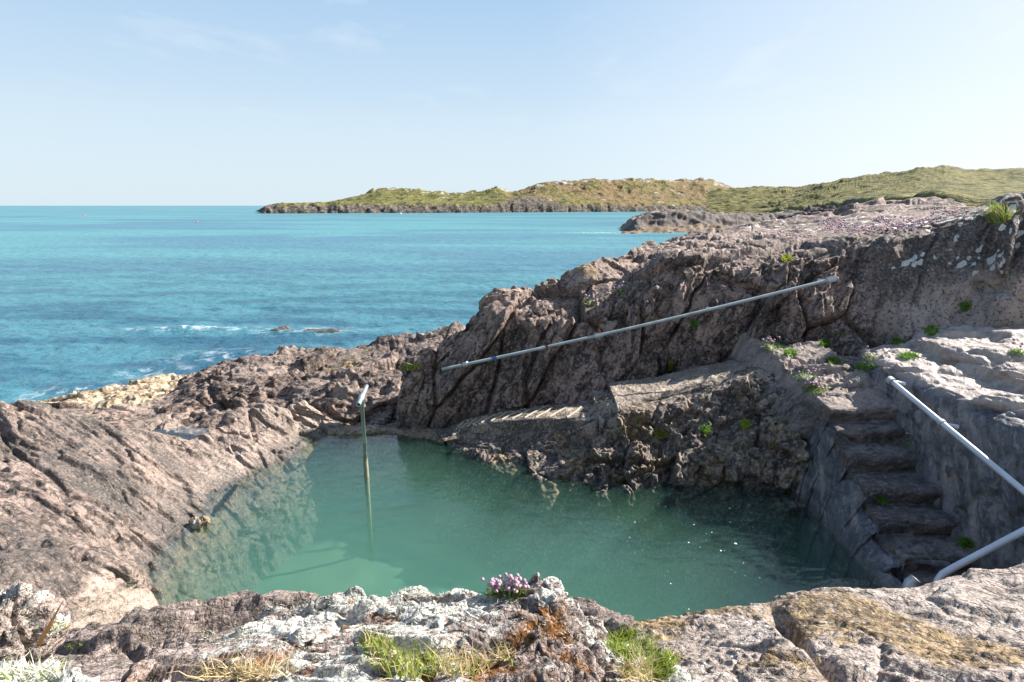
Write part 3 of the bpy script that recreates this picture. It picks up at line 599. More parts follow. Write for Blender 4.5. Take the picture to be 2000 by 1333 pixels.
# weir closing the far end
M_conc = mat_rock('old_concrete', (0.27, 0.22, 0.168), (0.37, 0.31, 0.24), (0.09, 0.075, 0.058), ((1, 0, 0), 6, 6), fsc=1.6)
wq = [[Yp(*p) for p in r] for r in (
 ((640,826,8.3),(700,826,8.3),(770,826,8.3),(830,826,8.2),(880,828,8.1)),
 ((640,830,8.12),(700,830,8.1),(770,829,8.12),(830,832,8.0),(880,836,7.95)),
 ((640,843,7.66),(700,841,7.68),(780,841,7.68),(830,850,7.5),(868,858,7.36)))]
wq = [[p + np.array([0, 0.2, -0.6]) for p in wq[0]]] + wq + [[p + np.array([0, -0.02, -0.05]) for p in wq[-1]], [p + np.array([0, 0.06, -0.16]) for p in wq[-1]], [p + np.array([0, 0.06, -1.2]) for p in wq[-1]]]
weir = rock('concrete_weir', wq, 90, 150, M_conc, fx((1, 0, 0), big=0.02, block=0.012, bs=0.4, small=0.01, ss=0.1, grain=0.008, gs=0.05, fine=0.006, k=1.5, s=71),
    lambda P, r, c, d: {'dark': 0.5 * sstep(-1.9, -1.4, P[:, 0]), 'ochre': 0.3 * np.ones(len(P))}, lin=0.8)
tag(weir, 'low concrete weir closing the far end of the pool', 'weir')

# ================================================================== foreground
M_dirt = M_near
fs = [[Yp(*p) for p in r] for r in (
 ((1080,1225,2.75),(1250,1222,2.75),(1340,1203,2.78),(1490,1168,2.85),(1560,1152,2.9),(1700,1143,2.95),(1790,1138,3.0),(1850,1118,3.05),(1900,1106,3.1),(1950,1112,3.1),(2020,1095,3.1),(2300,1060,3.2),(2700,1020,3.3)),
 ((1080,1250,2.5),(1250,1250,2.5),(1350,1235,2.5),(1500,1205,2.5),(1570,1195,2.5),(1700,1190,2.55),(1790,1185,2.6),(1850,1175,2.6),(1900,1165,2.65),(1950,1165,2.65),(2020,1150,2.7),(2300,1120,2.8),(2700,1080,2.9)),
 ((1080,1290,2.1),(1250,1290,2.1),(1360,1280,2.1),(1510,1255,2.1),(1590,1250,2.1),(1700,1245,2.12),(1790,1245,2.15),(1850,1240,2.2),(1900,1235,2.2),(1950,1230,2.2),(2020,1225,2.25),(2300,1200,2.4),(2700,1160,2.5)),
 ((1080,1340,1.7),(1250,1340,1.7),(1370,1335,1.7),(1530,1325,1.68),(1620,1320,1.68),(1700,1320,1.7),(1790,1320,1.7),(1850,1320,1.7),(1900,1318,1.7),(1950,1318,1.7),(2020,1310,1.7),(2300,1290,1.8),(2700,1260,1.9)),
 ((1080,1600,.9),(1250,1600,.9),(1370,1600,.9),(1530,1600,.9),(1620,1600,.9),(1700,1600,.9),(1790,1600,.9),(1850,1600,.9),(1900,1600,.9),(1950,1600,.9),(2020,1600,.9),(2300,1600,.9),(2700,1600,.9)))]
fs = [[p + np.array([0.05, 0.22, -1.7]) for p in fs[0]], [p + np.array([0, 0.05, -0.14]) for p in fs[0]]] + fs
ga, gb = Yp(1510, 1195, 2.6), Yp(1700, 1360, 1.5)
def slab_disp(P):
    ab = (gb - ga)[:2]; ap = (P - ga)[:, :2]; t = np.clip((ap @ ab) / (ab @ ab), 0, 1)
    side = (ap[:, 0] * ab[1] - ap[:, 1] * ab[0]) / np.linalg.norm(ab); side = side + 0.03 * fbm(P * 3, 3, s=141)
    along = (ap @ ab) / (ab @ ab)
    m = sstep(-0.25, 0.0, along)
    groove = -0.10 * np.exp(-(side / 0.045) ** 2) * m
    step = -0.05 * sstep(-0.02, 0.03, side * -1) * m
    return groove + step + rock_disp(P, L=(0.8, -0.6, 0), big=0.07, block=0.02, bs=0.5, small=0.012, ss=0.07, grain=0.010, gs=0.03, fine=0.007, k=1.8, s=77, terr=0.022)
def slab_attr(P, r, c, d):
    u = (P[:, 0] - ga[0]) * 0.75 + (P[:, 1] - ga[1]) * 0.95
    oc = sstep(0.0, 0.25, fbm(P * 1.5 + 1.5, 4, 0.6, s=151) + 0.55 - 1.7 * np.abs((P - ga)[:, 0] * 0.64 + (P - ga)[:, 1] * 0.77 - 0.02 - 0.10 * fbm(P * 1.2, 2, s=9)))
    oc = np.maximum(oc, sstep(0.1, 0.3, fbm(P * 1.9 + 8, 4, 0.6, s=152)) * (P[:, 0] < 1.6))
    return {'ochre': 0.9 * oc, 'dark': 0.35 * oc * sstep(-0.1, 0.3, fbm(P * 6, 2, s=153)) + 0.25 * sstep(.1, .4, fbm(P * 5, 3, s=155)), 'lichen': 0.40 + 0.25 * fbm(P * 2.4, 3, s=154) - 0.4 * oc, 'pale': 0.4 * np.ones(len(P))}
rock_fg_slab = rock('rock_slab', fs, 300, 430, M_slab, slab_disp, slab_attr, lin=0.4)
tag(rock_fg_slab, 'broad sunlit grey rock slab with ochre stains at the near right', 'rock slab', kind='structure')

# dark rock of the near left, behind the lichened outcrop
hs = [[Yp(*p) for p in r] for r in (
 ((-500,1290,2.3),(-100,1280,2.3),(0,1262,2.3),(60,1245,2.35),(130,1222,2.4),(200,1212,2.42),(300,1200,2.45),(400,1186,2.5),(480,1178,2.5),(540,1170,2.5),(600,1176,2.5),(660,1190,2.5),(760,1210,2.5),(1140,1180,2.4),(1230,1214,2.4)),
 ((-500,1340,1.95),(-100,1310,1.95),(0,1290,2.0),(60,1275,2.05),(130,1245,2.15),(200,1232,2.2),(300,1222,2.2),(400,1210,2.2),(480,1200,2.2),(540,1195,2.2),(600,1198,2.2),(660,1215,2.2),(760,1240,2.2),(1140,1200,2.15),(1230,1240,2.1)),
 ((-500,1400,1.6),(-100,1380,1.55),(0,1340,1.6),(60,1325,1.65),(130,1295,1.75),(200,1285,1.8),(300,1270,1.85),(400,1260,1.85),(480,1250,1.85),(540,1250,1.85),(600,1250,1.85),(660,1260,1.85),(760,1280,1.8),(1140,1260,1.75),(1230,1290,1.75)),
 ((-500,1700,.8),(-100,1700,.8),(0,1600,.9),(60,1600,.9),(130,1500,1.1),(200,1450,1.2),(300,1420,1.3),(400,1400,1.3),(480,1400,1.3),(540,1400,1.3),(600,1400,1.3),(660,1400,1.3),(760,1400,1.3),(1140,1400,1.2),(1230,1400,1.2)))]
hs = [[p + np.array([0, 0.35, -1.6]) for p in hs[0]], [p + np.array([0, 0.06, -0.12]) for p in hs[0]]] + hs
rock_dark = rock('rock_shoulder', hs, 220, 430, M_near, fx((1, 0.1, 0.2), big=0.08, block=0.045, bs=0.5, small=0.008, ss=0.14, grain=0.03, gs=0.09, fine=0.012, k=2.2, s=87, terr=0.03),
    lambda P, r, c, d: {'dark': 0.5 * sstep(-.1, .3, fbm(P * 4, 3, s=161)), 'pale': 0.25 * np.ones(len(P)), 'lichen': 0.06 * np.ones(len(P)), 'ochre': 0.2 * sstep(.2, .4, fbm(P * 3, 3, s=162))}, lin=0.4)
tag(rock_dark, 'rough brown rock shoulder at the near left above the pool', 'rock shoulder', kind='structure')

# lichened outcrop right in front of the lens
def outcrop(name, crest, nr, nc, seed, label, lich=0.70, offs=((0,0),(32,-.13),(85,-.33),(170,-.55),(420,-.95))):
    rows = [[Yp(px, py + a, max(0.42, Y + b)) for px, py, Y in crest] for a, b in offs]
    rows = [[p + np.array([0, 0.30, -1.2]) for p in rows[0]], [p + np.array([0, 0.05, -0.08]) for p in rows[0]]] + rows
    def att(P, r, c, d):
        pt = fbm(stretch(P, (1, 0.1, 0.15), 2.0) * 3.2, 4, s=seed + 3)
        ms = sstep(0.05, 0.25, fbm(P * 3.4 + 5, 3, s=seed + 4)) * sstep(0.01, -0.02, d)
        return {'lichen': lich + 1.05 * pt - 0.6 * ms + 1.5 * np.clip(d, -0.05, 0.05) * 4, 'moss': ms, 'dark': 0.35 * sstep(0.0, 0.3, fbm(P * 7, 3, s=seed + 5)), 'pale': 0.2 * np.ones(len(P))}
    o = rock(name, rows, nr, nc, M_near, fx((1, 0.1, 0.22), big=0.035, block=0.024, bs=0.26, small=0.014, ss=0.08, grain=0.014, gs=0.035, fine=0.009, k=3.0, ledge=0.026, ls=0.075, LN=(-0.22, -0.30, 1), s=seed, terr=0.022), att, lin=0.4)
    return tag(o, label, 'outcrop')
crest = [(-150,1440,1.0),(160,1335,1.08),(250,1290,1.25),(340,1262,1.38),(430,1228,1.48),(500,1197,1.56),(600,1185,1.62),(700,1160,1.66),(820,1138,1.70),(900,1136,1.70),(950,1150,1.68),(1010,1128,1.70),(1050,1110,1.70),(1088,1128,1.68),(1124,1176,1.64),(1180,1228,1.58),(1240,1264,1.5),(1290,1302,1.4),(1330,1347,1.28),(1420,1440,1.0)]
rock_outcrop = outcrop('lichen_outcrop', crest, 330, 620, 301, 'layered rock outcrop crusted with white lichen and rusty moss, front centre')
crest2 = [(-300,1262,1.05),(-100,1266,1.05),(0,1272,1.05),(70,1274,1.05),(110,1290,1.02),(150,1318,.98),(180,1345,.95),(230,1420,.85)]
rock_outcrop2 = outcrop('lichen_outcrop', crest2, 150, 200, 331, 'white lichened rock sloping into the bottom left corner', 0.85, ((0,0),(25,-.08),(70,-.2),(140,-.32),(400,-.6)))

def boulder(name, ctr, size, nr, nc, mat, disp, attr, label, cat, power=2.6, rot=0.0):
    th = np.linspace(0, math.pi, nr); ph = np.linspace(0, 2 * math.pi, nc)
    T, Pp = np.meshgrid(th, ph, indexing='ij')
    D = np.stack([np.sin(T) * np.cos(Pp), np.sin(T) * np.sin(Pp), np.cos(T)], -1).reshape(-1, 3)
    r = 1 / np.maximum((np.abs(D) ** power).sum(1), 1e-9) ** (1 / power)
    Q = D * r[:, None] * np.array(size); c_, s_ = math.cos(rot), math.sin(rot)
    Q = np.stack([Q[:, 0] * c_ - Q[:, 1] * s_, Q[:, 0] * s_ + Q[:, 1] * c_, Q[:, 2]], 1) + np.array(ctr)
    N = D / np.array(size); N /= np.linalg.norm(N, axis=1, keepdims=True)
    d = disp(Q); Q = Q + D * d[:, None]
    Qg = Q.reshape(nr, nc, 3); Qg[:, -1] = Qg[:, 0]; Qg[0] = Qg[0].mean(0); Qg[-1] = Qg[-1].mean(0); Q = Qg.reshape(-1, 3)
    F = grid_faces(nr, nc)
    at = attr(Q, d)
    for k in ('lichen', 'ochre', 'dark', 'pale', 'moss'): at.setdefault(k, np.zeros(len(Q)))
    return tag(mesh_np(name, Q, F[:, ::-1], mat, None, at), label, cat)
bc = Yp(10, 1235, 1.42)
bl = boulder('lichen_boulder', bc, (0.085, 0.09, 0.10), 90, 130, M_near, fx((0.2, 0.1, 1), big=0.03, block=0.03, bs=0.12, small=0.012, ss=0.05, grain=0.008, gs=0.02, fine=0.006, s=401),
    lambda P, d: {'lichen': 0.55 + 0.5 * fbm(P * 6, 3, s=402) - 0.5 * (P[:, 2] < bc[2] - 0.04), 'pale': 0.3 * np.ones(len(P))}, 'pale lichen tufted boulder at the left edge of the view', 'boulder')

# loose stone on the waterline, and stones on the shore
sp_ = Zp(390, 1020, 0.03)
boulder('loose_stone', sp_, (0.085, 0.06, 0.055), 40, 56, M_shelf, fx((0, 0, 1), big=0.01, block=0.02, bs=0.08, small=0.008, ss=0.03, grain=0.003, gs=0.02, fine=0.003, s=411),
    lambda P, d: {'lichen': 0.5 * np.ones(len(P))}, 'pale loose stone resting at the waterline of the left rock slope', 'stone', rot=0.5)

# ================================================================== sea
g = NG('sea_water'); p = g.pos()
n1 = g.noise(g.map(p, (0.018, 0.05, 1)), 1.0, 5, 0.6, 0.5); n2 = g.noise(g.map(p, (0.2, 0.5, 1)), 1.0, 4, 0.6)
sepn = g.n('SeparateXYZ'); g.l(p, sepn.inputs[0])
near = g.mr(sepn.outputs['Y'], 10, 60)
teal = g.mix(g.mr(n1, 0.42, 0.60), (0.078, 0.208, 0.232), (0.062, 0.150, 0.200))
blue = g.mix(g.mr(n2, 0.42, 0.60), (0.046, 0.142, 0.182), (0.020, 0.075, 0.118))
c = g.mix(near, blue, teal)
foam = g.math('MULTIPLY', g.attr('foam'), g.mr(g.noise(p, 2.2, 6, 0.7, 0.4), 0.50, 0.60))
c = g.mix(foam, c, (0.75, 0.78, 0.78))
w1 = g.noise(g.map(p, (1, 1.6, 1)), 1.3, 4, 0.6, 0.2); w2 = g.noise(g.map(p, (1, 1.5, 1)), 5.5, 4, 0.6); w0 = g.noise(g.map(p, (1, 2.0, 1)), 0.16, 4, 0.6)
b1 = g.bump(w0, 0.35, 0.9); b1 = g.bump(w1, 0.55, 0.28, b1); b1 = g.bump(w2, 0.45, 0.06, b1)
df = g.n('BsdfDiffuse'); g.l(c, df.inputs[0]); g.l(b1, df.inputs['Normal'])
gl = g.n('BsdfGlossy'); gl.inputs['Roughness'].default_value = 0.16; g.l(b1, gl.inputs['Normal'])
fr = g.n('Fresnel'); fr.inputs['IOR'].default_value = 1.33; g.l(b1, fr.inputs['Normal'])
fac = g.math('MINIMUM', g.math('MULTIPLY', fr.outputs[0], 0.7), g.mr(sepn.outputs['Y'], 15, 80, 0.30, 0.20))
fac = g.math('MULTIPLY', fac, g.math('SUBTRACT', 1.0, foam))
m2 = g.n('MixShader'); g.l(fac, m2.inputs[0]); g.l(df.outputs[0], m2.inputs[1]); g.l(gl.outputs[0], m2.inputs[2])
M_sea = g.done(m2.outputs[0])
th = np.linspace(R(-62), R(62), 620)
ds = np.concatenate([np.linspace(7.5, 30, 330), np.geomspace(30.2, 200, 260), np.geomspace(205, 40000, 60)])
T, Dd = np.meshgrid(th, ds); P = np.stack([(np.sin(T) * Dd).ravel(), (np.cos(T) * Dd).ravel(), np.full(T.size, SEA)], 1)
dist = Dd.ravel(); fade = 1 - sstep(60, 200, dist)
q = P * np.array([1, 1.5, 0]) + np.array([0, 0, 0.3])
wv = 0.07 * (ridged(q * 0.35, 3, 0.5, s=171) - 0.55) + 0.05 * fbm(q * 1.1, 3, s=172) + 0.018 * fbm(q * 3.2, 2, s=173) * (dist < 60)
P[:, 2] += wv * fade
P[:, 0] += 0.06 * perlin(q * 0.9, s=174) * fade
def blot(px, py, rx, ry):
    c0 = Zp(px, py, SEA); return np.exp(-(((P[:, 0] - c0[0]) / rx) ** 2 + ((P[:, 1] - c0[1]) / ry) ** 2))
foam = 0.8 * blot(395, 643, 1.3, .5) + 0.65 * blot(360, 646, 2.6, .35) + 0.55 * blot(580, 650, 2.0, .5) + .4 * blot(650, 645, 1.0, .4) + 0.7 * blot(315, 728, .9, .5) + 0.55 * blot(200, 765, 1.3, .6) + .45 * blot(410, 700, 1.0, .5) + .6 * blot(130, 772, 1, .5) + .5 * blot(440, 690, .8, .6)
foam = np.clip(foam * 0.42, 0, 1)
foam = np.maximum(foam, 0.7 * blot(1185, 455, 6, 1.6))
P[:, 2] += 0.12 * blot(385, 646, 2.2, .5) + 0.10 * blot(590, 652, 2.2, .5)
sea = mesh_np('sea', P, grid_faces(len(ds), len(th)), M_sea, attrs={'foam': foam})
tag(sea, 'turquoise sea with small waves reaching to the horizon', 'sea', kind='structure')
sb = mesh_np('sea_bed', np.array([(-9, 6, -3.2), (40000, 6, -3.2), (40000, 46000, -3.2), (-40000, 46000, -3.2)], float), np.array([[0, 1, 2, 3]]), M_sand)
tag(sb, 'sandy bottom under the sea', 'sea bed', kind='structure')

# half-drowned rocks where the sea breaks
for (px, py, sx, nm) in ((390, 648, 1.2, 'dark low rock awash in foam in the near sea'), (590, 655, 1.4, 'second dark rock awash, nearer the shore rocks')):
    c0 = Zp(px, py, SEA - 0.10)
    boulder('sea_rock', c0, (sx, 0.35, 0.14), 40, 70, M_shore, fx((1, 0, 0), big=0.08, block=0.08, bs=0.4, small=0.03, ss=0.12, s=int(px)), lambda P, d: {'dark': np.ones(len(P)) * .9}, nm, 'rock')

# ================================================================== far land
def mat_hill(name, sc, bare=0.5):
    g = NG(name); p = g.map(g.pos(), (1, .45, 1.6)); sz = g.n('SeparateXYZ'); g.l(p, sz.inputs[0])
    n1 = g.noise(p, 0.035 * sc, 5, 0.62, 0.3); n2 = g.noise(p, 0.16 * sc, 5, 0.65); n3 = g.noise(p, 0.7 * sc, 4, 0.7); nv = g.noise(p, 0.05 * sc, 4, 0.6, 0.6)
    grass = g.mix(g.mr(n1, .40, .58), (0.135, 0.108, 0.042), (0.170, 0.102, 0.058))
    grass = g.mix(g.attr('green'), grass, g.mix(g.mr(n2, .4, .62), (0.145, 0.130, 0.042), (0.088, 0.092, 0.030)))
    grass = g.mix(g.mr(n2, .48, .62, 0, .8), grass, (0.030, 0.040, 0.013))
    grass = g.mix(g.mr(n3, .5, .7, 0, .5), grass, (0.22, 0.18, 0.085))
    grass = g.mix(g.mr(n3, .5, .36, 0, .6), grass, (0.028, 0.034, 0.012))
    stone = g.mix(g.mr(n3, .35, .65), (0.40, 0.36, 0.32), (0.12, 0.11, 0.10))
    dkst = g.mix(g.mr(n3, .35, .68), (0.036, 0.031, 0.028), (0.17, 0.142, 0.115))
    out = g.math('ADD', g.attr('rock'), g.math('MULTIPLY', g.math('SUBTRACT', n2, .5), 1.6))
    c = g.mix(g.mr(out, .5, .62), grass, stone)
    c = g.mix(g.attr('shore'), c, dkst)
    b = g.bump(n3, 0.7, 1.0 / sc); b = g.bump(n2, 0.5, 2.0 / sc, b)
    return g.done(g.bsdf(c, 0.9, b, 0.1).outputs[0])
M_head = mat_hill('headland_ground', 1.0); M_hill = mat_hill('hill_ground', 2.2); M_skerry = M_shore
def resample(pts, xs): pts = np.array(pts, float); return np.stack([np.interp(xs, pts[:, 0], pts[:, k]) for k in range(1, pts.shape[1])], 1)
xs = np.array([508,520,540,560,585,610,640,670,700,740,790,840,870,900,930,970,1000,1020,1050,1080,1100,1160,1200,1250,1300,1350,1380,1410,1450,1500,1560,1620])
wat = resample([(508,417.5),(900,416),(1240,414),(1620,411)], xs)[:, 0]
ctop = resample([(508,414),(520,407),(545,403),(600,402.5),(700,402),(800,402),(900,400),(990,397),(1010,388),(1060,389),(1100,394),(1160,399),(1240,402),(1400,403),(1620,402)], xs)[:, 0]
ridge = resample([(508,413),(520,406),(540,402),(600,398),(640,393),(700,381),(740,370),(790,367),(840,374),(860,378),(930,374),(970,366),(1000,374),(1018,371),(1045,358),(1100,353),(1160,348),(1200,352),(1250,349),(1300,352),(1380,350),(1410,361),(1450,370),(1500,372),(1620,372)], xs)[:, 0]
Yw = resample([(508,380),(900,385),(1240,400),(1620,420)], xs)[:, 0]
mid = ctop * 0.55 + ridge * 0.45
hw = [Zp(x, y, SEA) for x, y in zip(xs, wat)]
def at(px, py, Y): return Yp(px, py, Y)
hr = [[p + np.array([0, -1, -3]) for p in hw], hw, [at(x, c - 0.3 * (c - w_) , p[1] + 3) for x, c, w_, p in zip(xs, ctop, wat, hw)], [at(x, c, p[1] + 6) for x, c, p in zip(xs, ctop, hw)], [at(x, m, p[1] + 45) for x, m, p in zip(xs, mid, hw)], [at(x, r_, p[1] + 90) for x, r_, p in zip(xs, ridge, hw)]]
hr.append([p + np.array([p[0] * .2, 60, -6]) * np.array([1, 1, 1]) for p in hr[-1]]); hr.append([p + np.array([0, 60, -25]) for p in hr[-1]])
def head_disp(P): 
    lowm = 1 - sstep(3, 7, P[:, 2])
    return -0.9 * sstep(3, 9, P[:, 2]) + 0.8 * fbm(P * 0.05, 4, s=201) + (1.5 * ridged(P * 0.13, 4, 0.6, s=202) - 0.8 + 1.4 * np.maximum(0, facets(P, 9.0, 208)) * sstep(9, 13, P[:, 2])) * (1 - lowm) + lowm * (1.6 * ridged(stretch(P, (0.3, 0, 1), 2) * 0.16, 4, s=203) - 0.8 + 0.8 * facets(P, 6.0, 209, .6))
headland = rock('headland', hr, 150, 900, M_head, head_disp, lambda P, r, c, d: {
    'shore': (1 - sstep(2.5, 4.4, P[:, 2] + 1.6 * fbm(P * .09, 3, s=204) - 5.2 * np.exp(-((P[:, 0] - 11) / 14) ** 2))), 'green': (1 - sstep(-20, 20, P[:, 0])) * .8 + .2,
    'rock': np.maximum(0.5 * sstep(4.3, 4.9, r) * sstep(8, 12, P[:, 2] + 4 * fbm(P * .05, 3, s=206)), 0.5 * sstep(0.15, .4, fbm(P * .06 + 9, 3, s=207)))}, lin=0.3)
tag(headland, 'low grassy headland with dark rocky shore beyond the bay', 'headland', kind='structure')
xs = np.array([1380,1440,1500,1540,1570,1620,1680,1720,1750,1790,1830,1860,1885,1920,1950,2000,2100,2400])
ridge = resample([(1380,380),(1440,372),(1470,367),(1500,369),(1540,370),(1570,368),(1620,360),(1680,349),(1750,343),(1790,334),(1830,333),(1860,333),(1885,338),(1920,337),(1950,336),(2000,334),(2400,328)], xs)[:, 0]
front = resample([(1380,420),(1500,420),(1620,415),(1750,408),(1850,412),(1950,420),(2400,430)], xs)[:, 0]
Yf = resample([(1380,190),(1500,170),(1600,90),(1700,50),(1850,30),(2000,26),(2400,24)], xs)[:, 0]
Yr = resample([(1380,330),(1560,320),(1600,280),(1750,230),(1860,220),(2000,200),(2400,190)], xs)[:, 0]
hf = [Yp(x, f, y) for x, f, y in zip(xs, front, Yf)]
hr = [[p + np.array([0, -3, -3.5]) for p in hf], hf]
for t in (0.15, 0.4, 0.7, 1.0):
    hr.append([Yp(x, f + (r_ - f) * (t ** 0.85), y0 + (y1 - y0) * t ** 1.3) for x, f, r_, y0, y1 in zip(xs, front, ridge, Yf, Yr)])
hr.append([p + np.array([p[0] * .2, 60, -10]) for p in hr[-1]])
hill = rock('green_hill', hr, 230, 620, M_hill, lambda P: (0.35 + 0.009 * P[:, 1]) * (0.5 * fbm(P * 0.05, 4, s=211) + 0.9 * np.maximum(0, fbm(P * .13, 4, .6, s=215)) + 0.4 * (ridged(P * .28, 4, .6, s=212) - .4) + .15 * np.maximum(0, facets(P, 5., 216)) * np.exp(-((P[:, 0] / P[:, 1] - .735) / .07) ** 2)) , lambda P, r, c, d: {
    'green': np.full(len(P), 0.85), 'rock': 0.75 * sstep(4.6, 4.9, r) * np.exp(-((P[:, 0] / P[:, 1] - .735) / .06) ** 2) + .15 * sstep(0.2, .4, fbm(P * .05, 3, s=213)), 'shore': 0.9 * (1 - sstep(1.2, 2.0, r + 0.4 * fbm(P * .1, 3, s=214))) * (P[:, 0] < 40) * (P[:, 1] > 60)}, lin=0.3)
tag(hill, 'green bushy hillside rising behind the cliff on the right', 'hillside', kind='structure')
# dark skerry in the middle distance
sx = [(1180,458,457),(1200,452,457),(1225,446,457),(1240,428,457),(1265,416,456),(1300,410,456),(1340,408,455),(1380,412,454),(1420,415,452),(1470,417,450),(1520,416,448),(1600,408,446),(1680,408,444)]
sw = [Zp(a, c, SEA) for a, b, c in sx]
sk = [[p + np.array([0, -1, -1.5]) for p in sw], sw, [Yp(a, c - (c - b) * .22, p[1] + 3) for (a, b, c), p in zip(sx, sw)], [Yp(a, c - (c - b) * .35, p[1] + 6) for (a, b, c), p in zip(sx, sw)], [Yp(a, c - (c - b) * .9, p[1] + 8) for (a, b, c), p in zip(sx, sw)], [Yp(a, b, p[1] + 11) for (a, b, c), p in zip(sx, sw)]]
sk.append([p + np.array([1, 14, -1.0]) for p in sk[-1]]); sk.append([p + np.array([1, 10, -5]) for p in sk[-1]])
skerry = rock('skerry', sk, 120, 330, M_skerry, lambda P: 0.35 * fbm(P * .25, 4, s=221) + 0.5 * (ridged(stretch(P, (.3, 0, 1), 3) * .35, 4, s=222) - .5) + 0.3 * facets(stretch(P, (1, 0.2, 0), 3), 1.3, 223, .9) + 0.15 * facets(stretch(P, (1, 0.2, 0), 2), .6, 224) - 0.3, lambda P, r, c, d: {
    'dark': 0.7 * sstep(2.6, 3.2, r) * (1 - 0.7 * sstep(4.6, 5.2, r)), 'ochre': 0.6 * (1 - sstep(2.5, 3.0, r)) + .5 * np.exp(-((P[:, 0] / P[:, 1] - .305) / .02) ** 2) * sstep(4.8, 5, r), 'pale': .4 * sstep(5, 5.4, r)}, lin=0.5)
tag(skerry, 'dark rocky point with yellow tide line in the middle distance', 'rocky point', kind='structure')
# dark mounds at the back of the cliff top
for k, (px, py, w, h) in enumerate(((1648, 432, 1.5, .42), (1745, 424, 1.3, .42), (1800, 426, 1.0, .3))):
    c0 = Yp(px, py + 6, 17)
    boulder('rock_mound', c0, (w, 1.4, h), 60, 100, M_cliff, fx((.4, 0, .9), big=.16, block=.12, bs=.7, small=.05, ss=.2, s=500 + k, terr=.1), lambda P, d: {'dark': .45 * np.ones(len(P))},
            ('dark rock mound behind the thrift, left end of the cliff top', 'dark rock mound in the middle of the back of the cliff top', 'smaller dark rock mound nearest the green hill')[k], 'rock')

exec_details = True

# ================================================================== concrete path along the ledge
def slab_mesh(name, back, front, nc, nr, lift, thick, mat, parent=None, disp=0.022, s=0):
    b_, f_ = np.array(back), np.array(front); t = np.linspace(0, len(b_) - 1, nc)
    B_, F_ = crom(b_, t, .3), crom(f_, t, .3); v = np.linspace(0, 1, nr)[:, None, None]
    T_ = B_[None] * (1 - v) + F_[None] * v; T_[..., 2] += lift
    Pq = T_.reshape(-1, 3); T_[..., 2] += (disp * (fbm(Pq * 6, 4, s=s) + 0.6 * fbm(Pq * 30, 2, s=s + 1))).reshape(nr, nc)
    e1 = T_[-1:] + np.array([0, -0.012, -0.02]); e2 = T_[-1:] + np.array([0, -0.02, -thick]); e0 = T_[:1] + np.array([0, 0.02, -thick])
    e2 = e2 + (0.02 * fbm(e2.reshape(-1, 3) * 7, 3, s=s + 2)).reshape(1, nc, 1)
    G = np.concatenate([e0, T_, e1, e2]); n_ = len(G)
    l_ = G[:, :1] + np.array([0, 0, -thick]); r_ = G[:, -1:] + np.array([0, 0, -thick]); G = np.concatenate([l_, G, r_], 1)
    P_ = G.reshape(-1, 3); F4 = grid_faces(n_, nc + 2)[:, ::-1]
    at = {k: np.zeros(len(P_)) for k in ('lichen', 'ochre', 'dark', 'pale', 'moss')}
    at['dark'] = (0.8 if s < 605 else 0.6) * sstep(-.2, .3, fbm(P_ * 3.2, 4, 0.6, s=s + 4)); at['pale'] = (0.0 if s < 605 else 0.3) * np.ones(len(P_)); at['lichen'] = 0.15 * np.ones(len(P_))
    return mesh_np(name, P_, F4, mat, parent, at), (B_, F_)
M_rib = mat_plain('worn_mortar', (0.31, 0.275, 0.22), 0.9, var=0.25, sc=30)
path = empty('concrete_path', Zp(1040, 815, .3)); tag(path, 'weathered concrete path with pale grip ribs climbing the ledge below the cliff', 'path')
def local(o): o.location = -Vector(path.location); return o
bk = [Zp(*p) for p in ((892,836,.09),(906,825,.13),(950,814,.24),(1015,804,.33),(1082,795,.40),(1155,791,.46))]
ft = [Zp(*p) for p in ((884,852,.09),(900,845,.13),(935,833,.24),(995,825,.33),(1065,822,.40),(1166,826,.44))]
o, (B_, F_) = slab_mesh('ramp', bk, ft, 150, 26, 0.03, 0.22, M_conc, path, s=601); local(o)
Vs, Fs = [], []
for i in range(13):
    u = 0.07 + i * 0.068; k = u * (len(B_) - 1); k2 = min(len(B_) - 1, k + 9)
    f0 = F_[int(k)] * 0.92 + B_[int(k)] * 0.08; b0 = B_[int(k2)] * 0.75 + F_[int(k2)] * 0.25
    n = len(Vs); w = np.array([0.009, 0.0, 0])
    for a in np.linspace(0, 1, 7):
        m = f0 * (1 - a) + b0 * a; jj = 0.006 * math.sin(31 * a + i * 3)
        Vs += [m - w + [jj, 0, 0.03], m - w * .7 + [jj, 0, 0.048], m + w * .7 + [jj, 0, 0.048], m + w + [jj, 0, 0.03]]
    for a in range(6):
        for c_ in range(3): q = n + a * 4 + c_; Fs.append((q, q + 1, q + 5, q + 4))
o = mesh_np('grip_ribs', np.array(Vs), np.array(Fs), M_rib, path); local(o)
bk = [Zp(*p) for p in ((1187,751,.70),(1240,746,.74),(1290,738,.79),(1350,724,.88),(1420,710,.98),(1500,697,1.12),(1560,692,1.2))]
ft = [Zp(*p) for p in ((1205,799,.70),(1255,783,.735),(1305,769,.78),(1362,752,.865),(1430,732,.97),(1505,711,1.12),(1560,701,1.2))]
o, _ = slab_mesh('upper_slab', bk, ft, 150, 26, 0.035, 0.065, M_conc, path, s=611); local(o)
bk = [Zp(*p) for p in ((1156,766,.58),(1186,762,.56))]
ft = [Zp(*p) for p in ((1172,829,.52),(1208,812,.50))]
o, _ = slab_mesh('step_slab', bk, ft, 30, 26, 0.03, 0.30, M_conc, path, s=621); local(o)

